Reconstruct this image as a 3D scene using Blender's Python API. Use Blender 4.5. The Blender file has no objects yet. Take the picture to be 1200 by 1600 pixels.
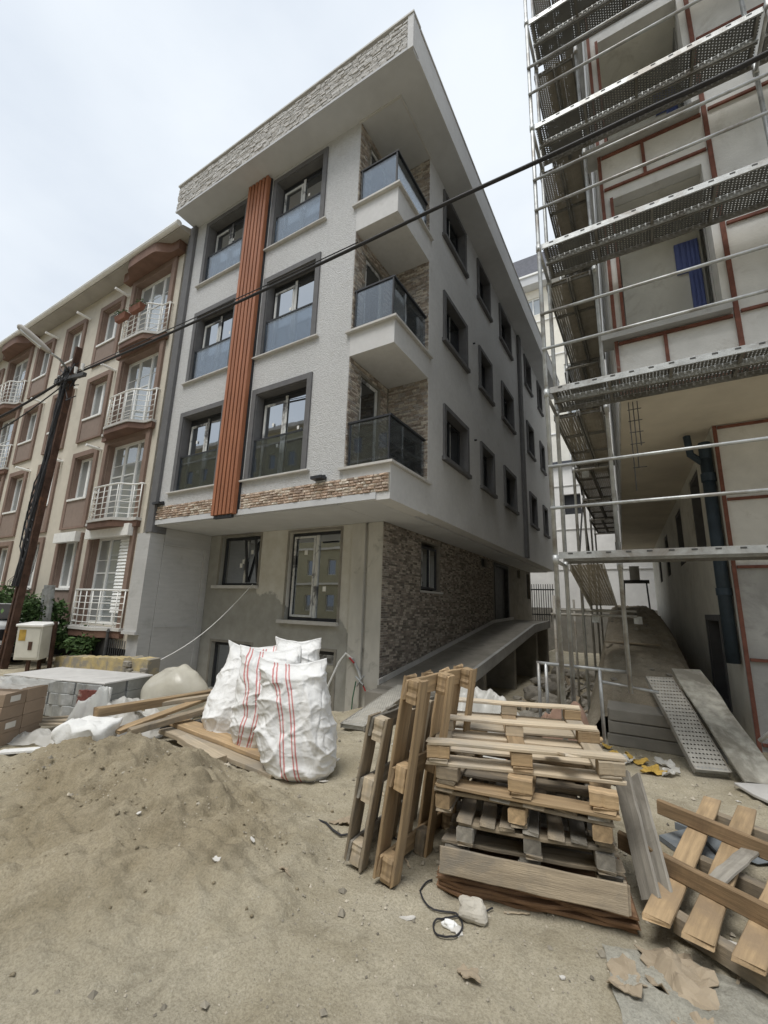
import bpy, bmesh, math, random
from mathutils import Vector, Matrix, noise
random.seed(11)
S = bpy.context.scene
COL = S.collection
R = math.radians

# ------------------------------------------------------------------ camera
cam_d = bpy.data.cameras.new('camera'); cam = bpy.data.objects.new('camera', cam_d); COL.objects.link(cam)
yaw, pitch, roll = R(31.244), R(12.34), R(1.734)
fw = Vector((-math.sin(yaw)*math.cos(pitch), math.cos(yaw)*math.cos(pitch), math.sin(pitch)))
rt = Vector((math.cos(yaw), math.sin(yaw), 0)); up = rt.cross(fw)
rt2 = math.cos(roll)*rt + math.sin(roll)*up; up2 = -math.sin(roll)*rt + math.cos(roll)*up
mw = Matrix((rt2, up2, -fw)).transposed().to_4x4(); mw.translation = Vector((0, 0, 1.65))
cam.matrix_world = mw
cam_d.sensor_fit = 'HORIZONTAL'; cam_d.sensor_width = 36; cam_d.lens = 679.4/1200*36
cam_d.clip_start = 0.05; cam_d.clip_end = 3000
S.camera = cam
S.render.resolution_x = 768; S.render.resolution_y = 1024

# ------------------------------------------------------------------ sky, sun, exposure
SUN_EL, SUN_AZ = R(66), R(186)       # azimuth clockwise from +Y: behind the camera, a little to the left
w = bpy.data.worlds.new('World'); S.world = w; w.use_nodes = True
nt = w.node_tree; nt.nodes.clear()
def N(nt, t, **kw):
    n = nt.nodes.new(t)
    for k, v in kw.items():
        if k.startswith('i_'): n.inputs[k[2:].replace('_', ' ')].default_value = v
        else: setattr(n, k, v)
    return n
sky = N(nt, 'ShaderNodeTexSky', sky_type='NISHITA', sun_disc=False, sun_elevation=SUN_EL, sun_rotation=SUN_AZ)
sky.air_density = 1.0; sky.dust_density = 4.0
tc = N(nt, 'ShaderNodeTexCoord')
mp = N(nt, 'ShaderNodeMapping'); mp.inputs['Scale'].default_value = (1.0, 1.0, 2.2)
nz = N(nt, 'ShaderNodeTexNoise', i_Scale=1.9, i_Detail=7.0, i_Roughness=0.5)
cr = N(nt, 'ShaderNodeValToRGB')
cr.color_ramp.elements[0].position = 0.32; cr.color_ramp.elements[0].color = (5.0, 5.5, 6.15, 1)
cr.color_ramp.elements[1].position = 0.68; cr.color_ramp.elements[1].color = (6.4, 6.8, 7.2, 1)
mx = N(nt, 'ShaderNodeMix', data_type='RGBA'); mx.inputs['Factor'].default_value = 0.94
bg = N(nt, 'ShaderNodeBackground'); bg.inputs['Strength'].default_value = 0.088
wo = N(nt, 'ShaderNodeOutputWorld')
L = nt.links.new
L(tc.outputs['Generated'], mp.inputs['Vector']); L(mp.outputs[0], nz.inputs['Vector']); L(nz.outputs['Fac'], cr.inputs[0])
L(sky.outputs[0], mx.inputs['A']); L(cr.outputs[0], mx.inputs['B']); L(mx.outputs['Result'], bg.inputs['Color']); L(bg.outputs[0], wo.inputs['Surface'])
sd = bpy.data.lights.new('sun', 'SUN'); sd.energy = 1.5; sd.angle = R(25); sd.color = (1.0, 0.97, 0.92)
so = bpy.data.objects.new('sun', sd); COL.objects.link(so)
dirv = Vector((math.sin(SUN_AZ)*math.cos(SUN_EL), math.cos(SUN_AZ)*math.cos(SUN_EL), math.sin(SUN_EL)))
so.rotation_euler = dirv.to_track_quat('Z', 'Y').to_euler(); so.location = dirv*60
S.view_settings.view_transform = 'Standard'; S.view_settings.look = 'None'
S.view_settings.exposure = 0.76; S.view_settings.gamma = 1.0
try: S.view_settings.use_curve_mapping = False
except Exception: pass

# ------------------------------------------------------------------ helpers
LOC = {}
def tag(o, label=None, cat=None, group=None, kind=None):
    if label: o['label'] = label
    if cat: o['category'] = cat
    if group: o['group'] = group
    if kind: o['kind'] = kind
    return o
def thing(name, loc, label, cat, group=None, rot=None):
    o = bpy.data.objects.new(name, None); COL.objects.link(o); o.location = loc; o.empty_display_size = .1
    if rot is not None: o.rotation_euler = rot
    LOC[o] = Vector(loc) if rot is None else Vector((0, 0, 0))
    return tag(o, label, cat, group)
class MB:
    def __init__(s): s.v = []; s.f = []; s.r = []
    def q(s, idx, r=0.5): s.f.append(idx); s.r.append(r)
    def poly(s, pts, r=0.5):
        n = len(s.v); s.v += [tuple(p) for p in pts]; s.q(tuple(range(n, n+len(pts))), r); return s
    def box(s, x0, x1, y0, y1, z0, z1, r=0.5):
        n = len(s.v)
        s.v += [(x0,y0,z0),(x1,y0,z0),(x1,y1,z0),(x0,y1,z0),(x0,y0,z1),(x1,y0,z1),(x1,y1,z1),(x0,y1,z1)]
        for a in ((0,3,2,1),(4,5,6,7),(0,1,5,4),(1,2,6,5),(2,3,7,6),(3,0,4,7)): s.q(tuple(n+i for i in a), r)
        return s
    def hexa(s, b, t, r=0.5):                        # four bottom points, four top points
        n = len(s.v); s.v += [tuple(p) for p in b]+[tuple(p) for p in t]
        for a in ((0,3,2,1),(4,5,6,7),(0,1,5,4),(1,2,6,5),(2,3,7,6),(3,0,4,7)): s.q(tuple(n+i for i in a), r)
        return s
    def bar(s, p, q, wd, ht, upv=(0,0,1), r=0.5):
        p, q = Vector(p), Vector(q); d = (q-p).normalized(); u = Vector(upv)
        if abs(d.dot(u)) > .98: u = Vector((1,0,0))
        a = d.cross(u).normalized()*wd/2; b = a.cross(d).normalized()*ht/2
        return s.hexa([p-a-b, p+a-b, q+a-b, q-a-b], [p-a+b, p+a+b, q+a+b, q-a+b], r)
    def tube(s, pts, rad, n=8, cap=True):
        pts = [Vector(p) for p in pts]; base = len(s.v); prev = None
        for i, p in enumerate(pts):
            d = (pts[min(i+1, len(pts)-1)]-pts[max(i-1, 0)]).normalized()
            if prev is None:
                u = Vector((0,0,1)) if abs(d.z) < .9 else Vector((1,0,0)); a = d.cross(u).normalized()
            else: a = (prev-d*prev.dot(d)).normalized()
            prev = a; b = d.cross(a); rr = rad[i] if isinstance(rad, (list, tuple)) else rad
            for k in range(n):
                t = 2*math.pi*k/n; s.v.append(tuple(p+(a*math.cos(t)+b*math.sin(t))*rr))
        for i in range(len(pts)-1):
            for k in range(n):
                k2 = (k+1) % n; s.q((base+i*n+k, base+i*n+k2, base+(i+1)*n+k2, base+(i+1)*n+k))
        if cap:
            s.q(tuple(base+k for k in reversed(range(n)))); s.q(tuple(base+(len(pts)-1)*n+k for k in range(n)))
        return s
    def prism(s, poly, z0, z1):
        n = len(s.v); m = len(poly)
        s.v += [(x, y, z0) for x, y in poly]+[(x, y, z1) for x, y in poly]
        s.q(tuple(n+i for i in reversed(range(m)))); s.q(tuple(n+m+i for i in range(m)))
        for i in range(m): j = (i+1) % m; s.q((n+i, n+j, n+m+j, n+m+i))
        return s
    def surf(s, nu, nv, fn):
        n = len(s.v)
        for j in range(nv+1):
            for i in range(nu+1): s.v.append(tuple(fn(i/nu, j/nv)))
        for j in range(nv):
            for i in range(nu):
                a = n+j*(nu+1)+i; s.q((a, a+1, a+nu+2, a+nu+1))
        return s
    def wall(s, P, u0, u1, z0, z1, holes, t):
        us = sorted({u0, u1, *[h[0] for h in holes], *[h[1] for h in holes]}); zs = sorted({z0, z1, *[h[2] for h in holes], *[h[3] for h in holes]})
        us = [u for u in us if u0 <= u <= u1]; zs = [z for z in zs if z0 <= z <= z1]
        def solid(i, j):
            if i < 0 or j < 0 or i >= len(us)-1 or j >= len(zs)-1: return False
            cu, cz = (us[i]+us[i+1])/2, (zs[j]+zs[j+1])/2
            return not any(h[0] < cu < h[1] and h[2] < cz < h[3] for h in holes)
        for i in range(len(us)-1):
            for j in range(len(zs)-1):
                if not solid(i, j): continue
                a, b, c, d = us[i], us[i+1], zs[j], zs[j+1]
                s.poly([P(a,c,0), P(b,c,0), P(b,d,0), P(a,d,0)]); s.poly([P(a,c,t), P(a,d,t), P(b,d,t), P(b,c,t)])
                if not solid(i-1, j): s.poly([P(a,c,0), P(a,d,0), P(a,d,t), P(a,c,t)])
                if not solid(i+1, j): s.poly([P(b,c,0), P(b,c,t), P(b,d,t), P(b,d,0)])
                if not solid(i, j-1): s.poly([P(a,c,0), P(a,c,t), P(b,c,t), P(b,c,0)])
                if not solid(i, j+1): s.poly([P(a,d,0), P(b,d,0), P(b,d,t), P(a,d,t)])
        return s
    def pbox(s, P, u0, u1, z0, z1, d0, d1, r=0.5):   # box in wall coordinates
        return s.hexa([P(u0,z0,d0), P(u1,z0,d0), P(u1,z0,d1), P(u0,z0,d1)], [P(u0,z1,d0), P(u1,z1,d0), P(u1,z1,d1), P(u0,z1,d1)], r)
    def ring(s, P, u0, u1, z0, z1, wd, d0, d1, bottom=True):
        s.pbox(P, u0, u0+wd, z0, z1, d0, d1); s.pbox(P, u1-wd, u1, z0, z1, d0, d1); s.pbox(P, u0+wd, u1-wd, z1-wd, z1, d0, d1)
        if bottom: s.pbox(P, u0+wd, u1-wd, z0, z0+wd, d0, d1)
        return s
    def build(s, name, mat, parent=None, smooth=False, bevel=0, off=None, weld=False):
        o3 = Vector((0,0,0)) if parent is None else LOC[parent]
        if off is not None: o3 = Vector(off)
        me = bpy.data.meshes.new(name); me.from_pydata([tuple(Vector(v)-o3) for v in s.v], [], s.f)
        at = me.attributes.new('rnd', 'FLOAT', 'FACE'); at.data.foreach_set('value', s.r)
        bm = bmesh.new(); bm.from_mesh(me)
        if weld: bmesh.ops.remove_doubles(bm, verts=bm.verts, dist=.0005)
        bmesh.ops.recalc_face_normals(bm, faces=bm.faces)
        if bevel: bmesh.ops.bevel(bm, geom=list(bm.edges), offset=bevel, segments=1, affect='EDGES', profile=.5)
        if smooth:
            for f in bm.faces: f.smooth = True
        bm.to_mesh(me); bm.free()
        me.materials.append(MAT[mat])
        o = bpy.data.objects.new(name, me); COL.objects.link(o)
        if parent is not None: o.parent = parent; LOC[o] = LOC[parent]
        elif off is not None: o.location = off; LOC[o] = Vector(off)
        else: LOC[o] = Vector((0,0,0))
        return o
def part(name, mat, parent, fn, **kw):
    m = MB(); fn(m); return m.build(name, mat, parent, **kw)
def fbm(p, o=4): return noise.fractal(Vector(p), 1.0, 2.0, o)
def sst(a, b, x):
    t = max(0, min(1, (x-a)/(b-a))); return t*t*(3-2*t)

# ------------------------------------------------------------------ materials
MAT = {}
def newmat(name):
    m = bpy.data.materials.new(name); m.use_nodes = True; m.node_tree.nodes.clear(); MAT[name] = m
    nt = m.node_tree; out = N(nt, 'ShaderNodeOutputMaterial'); b = N(nt, 'ShaderNodeBsdfPrincipled')
    nt.links.new(b.outputs[0], out.inputs['Surface']); return m, nt, b, out
def mixc(nt, fac, a, b, mode='MIX'):
    n = N(nt, 'ShaderNodeMix', data_type='RGBA', blend_type=mode)
    for key, v in (('Factor', fac), ('A', a), ('B', b)):
        if hasattr(v, 'links'): nt.links.new(v, n.inputs[key])
        elif key == 'Factor': n.inputs[key].default_value = v
        else: n.inputs[key].default_value = (*v, 1) if len(v) == 3 else v
    return n.outputs['Result']
def ramp(nt, src, a, b):
    n = N(nt, 'ShaderNodeMapRange'); n.inputs['From Min'].default_value = a; n.inputs['From Max'].default_value = b
    nt.links.new(src, n.inputs['Value']); return n.outputs[0]
def nzn(nt, vec, sc, det=5, rough=.55, dist=0):
    n = N(nt, 'ShaderNodeTexNoise', i_Scale=sc, i_Detail=det, i_Roughness=rough, i_Distortion=dist)
    if vec is not None: nt.links.new(vec, n.inputs['Vector'])
    return n.outputs['Fac']
def vecs(nt, stretch=(1,1,1), coord='Object'):
    t = N(nt, 'ShaderNodeTexCoord'); m = N(nt, 'ShaderNodeMapping'); m.inputs['Scale'].default_value = stretch
    nt.links.new(t.outputs[coord], m.inputs['Vector']); return m.outputs[0]
def mathn(nt, op, a, b=None):
    n = N(nt, 'ShaderNodeMath', operation=op)
    for i, v in enumerate((a, b)):
        if v is None: continue
        if hasattr(v, 'links'): nt.links.new(v, n.inputs[i])
        else: n.inputs[i].default_value = v
    return n.outputs[0]
def bumpn(nt, b, h, st, dist=.01):
    n = N(nt, 'ShaderNodeBump'); n.inputs['Strength'].default_value = st; n.inputs['Distance'].default_value = dist
    nt.links.new(h, n.inputs['Height']); nt.links.new(n.outputs[0], b.inputs['Normal'])
def mk(name, col, rough=.8, var=.15, sc=4., bump=.2, bsc=40., col2=None, metal=0., spec=.3, stretch=(1,1,1), rnd=0., attr=0., patch=.12, bdist=.01, dirt=None, dirtamt=(.55,.7)):
    m, nt, b, out = newmat(name); v = vecs(nt, stretch)
    dk = tuple(c*(1-var) for c in col); lt = col2 or tuple(min(1, c*(1+var)) for c in col)
    c = mixc(nt, ramp(nt, nzn(nt, v, sc, 7, .6), .3, .7), dk, lt)
    if patch:
        v0 = vecs(nt); p = ramp(nt, nzn(nt, v0, .7, 4), .25, .75)
        g = N(nt, 'ShaderNodeCombineColor')
        k = N(nt, 'ShaderNodeMapRange'); k.inputs['To Min'].default_value = 1-patch; k.inputs['To Max'].default_value = 1+patch
        nt.links.new(p, k.inputs['Value'])
        for i in range(3): nt.links.new(k.outputs[0], g.inputs[i])
        c = mixc(nt, 1.0, c, g.outputs[0], 'MULTIPLY')
    if dirt:
        c = mixc(nt, ramp(nt, nzn(nt, vecs(nt), 2.2, 9, .68, .5), *dirtamt), c, dirt)
    if rnd or attr:
        src = N(nt, 'ShaderNodeObjectInfo').outputs['Random'] if rnd else None
        if attr:
            a = N(nt, 'ShaderNodeAttribute', attribute_name='rnd'); src = a.outputs['Fac']
        k = N(nt, 'ShaderNodeMapRange'); amt = rnd or attr
        k.inputs['To Min'].default_value = 1-amt; k.inputs['To Max'].default_value = 1+amt*.8
        nt.links.new(src, k.inputs['Value']); g = N(nt, 'ShaderNodeCombineColor')
        for i in range(3): nt.links.new(k.outputs[0], g.inputs[i])
        c = mixc(nt, 1.0, c, g.outputs[0], 'MULTIPLY')
    nt.links.new(c, b.inputs['Base Color'])
    b.inputs['Roughness'].default_value = rough; b.inputs['Metallic'].default_value = metal; b.inputs['Specular IOR Level'].default_value = spec
    if bump: bumpn(nt, b, nzn(nt, v, bsc, 6, .6), bump, bdist)
    return m
# facades
mk('stucco', (.565,.57,.575), .9, .10, 14, 1.0, 34, patch=.05, bdist=.03, dirt=(.47,.455,.43), dirtamt=(.60,.85))
mk('stucco_fine', (.60,.60,.60), .9, .05, 9, .4, 60, patch=.07, bdist=.012, dirt=(.45,.44,.42), dirtamt=(.60,.85))
mk('soffit_grey', (.54,.55,.565), .9, .05, 3, .15, 60, patch=.06)
mk('trim_dark', (.135,.135,.14), .75, .12, 5, .25, 70, patch=.1)
mk('ledge', (.53,.52,.50), .65, .08, 6, .15, 60, dirt=(.36,.35,.33), dirtamt=(.55,.8))
mk('frame_dark', (.035,.037,.042), .45, .2, 8, .05, 50)
mk('film', (.60,.61,.60), .5, .18, 14, .1, 50, stretch=(1,1,.4), dirt=(.12,.12,.125), dirtamt=(.52,.6))
mk('orange_slat', (.34,.14,.075), .5, .18, 2, .15, 30, stretch=(14,14,1), rnd=.12)
mk('grey_wall', (.46,.46,.455), .9, .06, 3, .3, 35, stretch=(1,1,6), dirt=(.38,.38,.37))
mk('party_wall', (.30,.28,.25), .95, .15, 3)
mk('pale_concrete', (.52,.505,.46), .95, .12, 3, .4, 30, stretch=(1,1,.3), dirt=(.30,.29,.26))
mk('concrete', (.25,.235,.205), .95, .16, 3, .4, 30, dirt=(.17,.16,.145))
mk('dark_void', (.03,.03,.03), .95, .2, 3, .1)  # near-black: paints in the shade inside openings, basement and rooms
mk('cream', (.57,.53,.455), .9, .05, 5, .35, 50, dirt=(.46,.40,.32), dirtamt=(.6,.85))
mk('brown_trim', (.225,.16,.13), .85, .1, 5, .2, 50)
mk('brown_panel', (.25,.195,.165), .85, .08, 8, .3, 60)
mk('white_pvc', (.80,.81,.80), .4, .04, 4, 0)
mk('white_paint', (.78,.78,.76), .45, .08, 9, .1, 40)
mk('eave_wood', (.165,.098,.073), .7, .25, 2, .2, 30, rnd=.15)
mk('roof_grey', (.38,.36,.33), .85, .1, 3, .2)
mk('curtain', (.62,.62,.58), .9, .2, 9, .3, 20, stretch=(6,6,.15))
mk('white_plaster', (.66,.655,.63), .9, .08, 4, .35, 40, dirt=(.42,.40,.36), dirtamt=(.55,.8))
mk('cream_plaster', (.68,.665,.60), .9, .07, 3, .3, 40, dirt=(.45,.42,.35), dirtamt=(.55,.8))
mk('soffit_tan', (.62,.57,.48), .9, .08, 2, .25, 30)
mk('raw_cement', (.36,.36,.35), .95, .14, 3, .5, 25, dirt=(.25,.25,.24))
mk('rust_red', (.17,.07,.05), .8, .3, 10, .4, 50, dirt=(.35,.27,.22), dirtamt=(.62,.74))
mk('blue_foam', (.12,.155,.37), .6, .12, 5, .2, 60)
mk('blue_pipe', (.035,.052,.07), .45, .2, 6, .1, dirt=(.45,.45,.43), dirtamt=(.66,.72))
mk('galv', (.46,.475,.475), .5, .2, 7, .2, 60, metal=.55, dirt=(.27,.255,.235), dirtamt=(.47,.64))
mk('galv_dirty', (.36,.345,.31), .75, .2, 7, .4, 50, metal=.2, dirt=(.24,.21,.165), dirtamt=(.48,.62))
mk('galv_shade', (.19,.185,.17), .7, .25, 7, .3, 50, metal=.2, dirt=(.12,.11,.09), dirtamt=(.5,.65))  # darker galv copy: shade under and between the deck planks set in colour
mk('steel_dark', (.07,.07,.07), .6, .3, 8, .2)
mk('rusty_steel', (.075,.042,.03), .85, .45, 7, .4, 40, dirt=(.20,.09,.04), dirtamt=(.56,.7))
mk('black_cable', (.03,.03,.033), .6, .2, 8, .1)
mk('bg_cream', (.74,.71,.63), .9, .05, 3, .1)
mk('bg_white', (.82,.81,.79), .9, .05, 3, .1)
mk('slate', (.09,.095,.115), .7, .2, 4, .2)
mk('olive_wall', (.33,.295,.19), .9, .08, 3, .1)
# loose things
mk('wood_new', (.37,.265,.155), .75, .3, 2.2, .35, 14, stretch=(1,16,16), rnd=.28, patch=.15, dirt=(.30,.22,.14), dirtamt=(.48,.66))
mk('wood_pale', (.50,.415,.30), .8, .22, 2.2, .35, 14, stretch=(1,16,16), rnd=.28, patch=.15, dirt=(.40,.35,.28), dirtamt=(.45,.62))
mk('wood_old', (.30,.245,.175), .85, .32, 2.2, .45, 14, stretch=(1,16,16), rnd=.28, patch=.2, dirt=(.20,.175,.14), dirtamt=(.45,.62))
mk('wood_grey', (.27,.25,.215), .88, .28, 2.2, .45, 14, stretch=(1,16,16), rnd=.28, patch=.15, dirt=(.17,.155,.13), dirtamt=(.45,.62))
mk('wood_brown', (.22,.13,.075), .75, .3, 2.2, .35, 14, stretch=(1,16,16), rnd=.2, patch=.15, dirt=(.15,.085,.045), dirtamt=(.5,.68))
mk('carton', (.27,.205,.15), .85, .12, 4, .2, 20, rnd=.18, dirt=(.38,.33,.27), dirtamt=(.55,.75))
mk('carton_grey', (.27,.275,.265), .32, .18, 4, .5, 12, rnd=.1, dirt=(.50,.51,.51), dirtamt=(.5,.7))
mk('paper', (.58,.56,.52), .8, .1, 6, .3, 30)
mk('carton_print', (.16,.055,.045), .6, .4, 30, .1, 30, dirt=(.42,.36,.31), dirtamt=(.55,.6))
mk('cardboard', (.33,.27,.195), .9, .15, 6, .5, 20, dirt=(.30,.24,.17))
mk('foam_white', (.74,.74,.72), .85, .06, 14, .5, 60, dirt=(.55,.54,.50), dirtamt=(.6,.8))
mk('rock', (.46,.43,.37), .95, .2, 8, .8, 25)
mk('slab_blue', (.17,.19,.205), .7, .2, 6, .4, 20, dirt=(.32,.31,.28), dirtamt=(.55,.7))
mk('yellow_wall', (.46,.37,.19), .95, .2, 3, .8, 18, dirt=(.26,.24,.20), dirtamt=(.45,.58))
mk('rubble', (.27,.25,.215), .95, .25, 6, .8, 20, rnd=.25)
mk('bush', (.055,.10,.03), .7, .4, 3, 0, attr=.45)
mk('bark', (.10,.075,.05), .9, .3, 5, .4)
mk('car_white', (.62,.63,.64), .25, .03, 3, 0, spec=.6)
mk('car_dark', (.03,.03,.032), .3, .2, 3, 0, spec=.5)
mk('tyre', (.02,.02,.02), .9, .2, 5, .2)
mk('cabinet_paint', (.60,.59,.53), .6, .08, 5, .15, 40, dirt=(.25,.14,.07), dirtamt=(.64,.72))
mk('gold_leaf', (.45,.30,.07), .7, .3, 8, .4)
mk('red_hose', (.35,.03,.03), .5, .2, 5, 0)
mk('green_hose', (.05,.14,.08), .5, .2, 5, 0)
mk('pot', (.20,.09,.06), .8, .2, 5, .2)
mk('sticker', (.80,.80,.78), .6, .05, 5, 0)
mk('lamp_glass', (.55,.57,.58), .3, .05, 5, 0)
mk('burlap', (.27,.175,.13), .95, .25, 6, .8, 30)
mk('net_black', (.03,.03,.028), .9, .3, 6, .3)
mk('crust', (.40,.385,.335), .95, .35, 9, .6, 25, dirt=(.22,.205,.17), dirtamt=(.45,.6))
mk('wood_beam', (.29,.20,.115), .8, .35, 2.2, .4, 14, stretch=(1,16,16), rnd=.15, patch=.2, dirt=(.17,.12,.075), dirtamt=(.5,.68))
# stone cladding: colour varies stone by stone
def stonemat(name, cols, rough=.9):
    m, nt, b, out = newmat(name)
    a = N(nt, 'ShaderNodeAttribute', attribute_name='rnd')
    r = N(nt, 'ShaderNodeValToRGB'); r.color_ramp.interpolation = 'CONSTANT'
    el = r.color_ramp.elements
    for i, c in enumerate(cols):
        e = el[i] if i < 2 else el.new(i/len(cols))
        e.position = i/len(cols); e.color = (*c, 1)
    nt.links.new(a.outputs['Fac'], r.inputs[0]); v = vecs(nt)
    c = mixc(nt, ramp(nt, nzn(nt, v, 22, 6, .65), .3, .72), (.62,.62,.62), (1.2,1.2,1.2))
    c = mixc(nt, 1.0, r.outputs[0], c, 'MULTIPLY')
    nt.links.new(c, b.inputs['Base Color']); b.inputs['Roughness'].default_value = rough; b.inputs['Specular IOR Level'].default_value = .2
    bumpn(nt, b, nzn(nt, v, 45, 6, .65), .8, .015)
stonemat('stone_band', [(.62,.48,.38),(.70,.60,.50),(.48,.36,.28),(.76,.69,.60),(.57,.44,.35),(.66,.55,.46),(.43,.34,.28)])
stonemat('stone_recess', [(.42,.36,.30),(.53,.475,.41),(.30,.255,.215),(.41,.385,.355),(.58,.53,.46),(.35,.30,.26)])
stonemat('stone_side', [(.37,.32,.27),(.25,.215,.185),(.52,.46,.39),(.18,.16,.14),(.43,.385,.33),(.30,.265,.23)])
stonemat('stone_eave', [(.60,.585,.56),(.57,.55,.525),(.62,.61,.59),(.54,.52,.49),(.58,.565,.54)])
# cement front of the ground floor: skim coat with a ragged edge over pale plaster
def cementmat():
    m, nt, b, out = newmat('cement_front'); v = vecs(nt)
    t = N(nt, 'ShaderNodeTexCoord'); sx = N(nt, 'ShaderNodeSeparateXYZ'); nt.links.new(t.outputs['Object'], sx.inputs[0])
    n1 = nzn(nt, v, 1.1, 7, .62); e = mathn(nt, 'ADD', sx.outputs['Z'], mathn(nt, 'MULTIPLY', mathn(nt, 'SUBTRACT', n1, .5), 1.5))
    # object x is measured from the building's root; the grey coat climbs towards the party wall
    e = mathn(nt, 'ADD', e, mathn(nt, 'MULTIPLY', sx.outputs['X'], .30))
    e = mathn(nt, 'SUBTRACT', e, mathn(nt, 'MULTIPLY', mathn(nt, 'MAXIMUM', mathn(nt, 'SUBTRACT', -1.15, sx.outputs['X']), 0.0), 4.0))
    f = ramp(nt, e, 1.52, 1.58)
    pale = mixc(nt, ramp(nt, nzn(nt, v, 2.5, 7, .65), .3, .7), (.50,.475,.41), (.64,.63,.59))
    grey = mixc(nt, ramp(nt, nzn(nt, v, 3.0, 7, .65), .3, .7), (.30,.295,.265), (.39,.385,.355))
    nt.links.new(mixc(nt, f, grey, pale), b.inputs['Base Color']); b.inputs['Roughness'].default_value = .95; b.inputs['Specular IOR Level'].default_value = .15
    h = mathn(nt, 'ADD', nzn(nt, v, 22, 7, .65), mathn(nt, 'MULTIPLY', f, -.6)); bumpn(nt, b, h, .5, .012)
cementmat()
def groundmat(name, a, b_, c_, sand=False):
    m, nt, b, out = newmat(name); v = vecs(nt)
    n1 = ramp(nt, nzn(nt, v, 1.3, 9, .68, .3), .34, .68); c = mixc(nt, n1, a, b_)
    c = mixc(nt, ramp(nt, nzn(nt, v, .6, 7, .65), .50, .66), c, c_)
    c = mixc(nt, mathn(nt, 'MULTIPLY', ramp(nt, nzn(nt, v, 3.0, 9, .72, .8), .52, .72), .75), c, tuple(x*.60 for x in a))
    g = ramp(nt, nzn(nt, v, 75, 4, .8), .42, .70); c = mixc(nt, mathn(nt, 'MULTIPLY', g, .6), c, tuple(x*.42 for x in a))
    g2 = ramp(nt, nzn(nt, v, 110, 3, .7), .60, .74); c = mixc(nt, mathn(nt, 'MULTIPLY', g2, .55), c, (.62,.58,.49))
    vo = N(nt, 'ShaderNodeTexVoronoi', i_Scale=26.0, feature='F1'); nt.links.new(v, vo.inputs['Vector'])
    pale = mathn(nt, 'MULTIPLY', ramp(nt, vo.outputs['Distance'], .15, .08), ramp(nt, nzn(nt, v, 9, 3), .54, .62))
    c = mixc(nt, mathn(nt, 'MULTIPLY', pale, .6), c, (.58,.55,.48))
    if sand: c = mixc(nt, 1.0, c, mixc(nt, N(nt, 'ShaderNodeAttribute', attribute_name='rnd').outputs['Fac'], (1,1,1), (.80,.765,.71)), 'MULTIPLY')
    nt.links.new(c, b.inputs['Base Color']); b.inputs['Roughness'].default_value = .97; b.inputs['Specular IOR Level'].default_value = .1
    h = mathn(nt, 'ADD', mathn(nt, 'MULTIPLY', nzn(nt, v, 70, 6, .8), .8), nzn(nt, v, 9, 8, .7)); bumpn(nt, b, h, .7, .035)
groundmat('dirt', (.385,.335,.235), (.60,.545,.425), (.44,.395,.30))
groundmat('sand', (.385,.335,.235), (.60,.545,.425), (.44,.395,.30), True)
groundmat('ramp_soil', (.29,.25,.19), (.40,.355,.28), (.33,.30,.24))
groundmat('cement_spill', (.43,.41,.345), (.54,.525,.455), (.45,.425,.35))
# glass
def glassmat(name, dark, refl, rough=.02, tint=None, transp=0.):
    m, nt, b, out = newmat(name); nt.nodes.remove(b)
    gl = N(nt, 'ShaderNodeBsdfGlossy'); gl.inputs['Roughness'].default_value = rough; gl.inputs['Color'].default_value = (.92,.96,1,1)
    df = N(nt, 'ShaderNodeBsdfDiffuse'); df.inputs['Color'].default_value = (*dark, 1)
    base = df
    if transp:
        tr = N(nt, 'ShaderNodeBsdfTransparent'); tr.inputs['Color'].default_value = (*(tint or (.8,.85,.9)), 1)
        mm = N(nt, 'ShaderNodeMixShader'); mm.inputs[0].default_value = transp
        nt.links.new(df.outputs[0], mm.inputs[1]); nt.links.new(tr.outputs[0], mm.inputs[2]); base = mm
    fr = N(nt, 'ShaderNodeLayerWeight'); fr.inputs['Blend'].default_value = refl
    fac = mathn(nt, 'ADD', mathn(nt, 'MULTIPLY', fr.outputs['Fresnel'], .75), refl*.35)
    ms = N(nt, 'ShaderNodeMixShader'); nt.links.new(fac, ms.inputs[0]); nt.links.new(base.outputs[0], ms.inputs[1]); nt.links.new(gl.outputs[0], ms.inputs[2])
    nt.links.new(ms.outputs[0], out.inputs['Surface'])
    h = nzn(nt, vecs(nt), 1.3, 2); bp = N(nt, 'ShaderNodeBump'); bp.inputs['Strength'].default_value = .05; bp.inputs['Distance'].default_value = .02
    nt.links.new(h, bp.inputs['Height']); nt.links.new(bp.outputs[0], gl.inputs['Normal'])
glassmat('glass', (.02,.023,.026), .70)
glassmat('glass_side', (.012,.014,.016), .40)
glassmat('glass_rail', (.16,.175,.19), .21, .02, (.70,.73,.75), .94)
glassmat('glass_white', (.30,.32,.32), .45)
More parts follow.
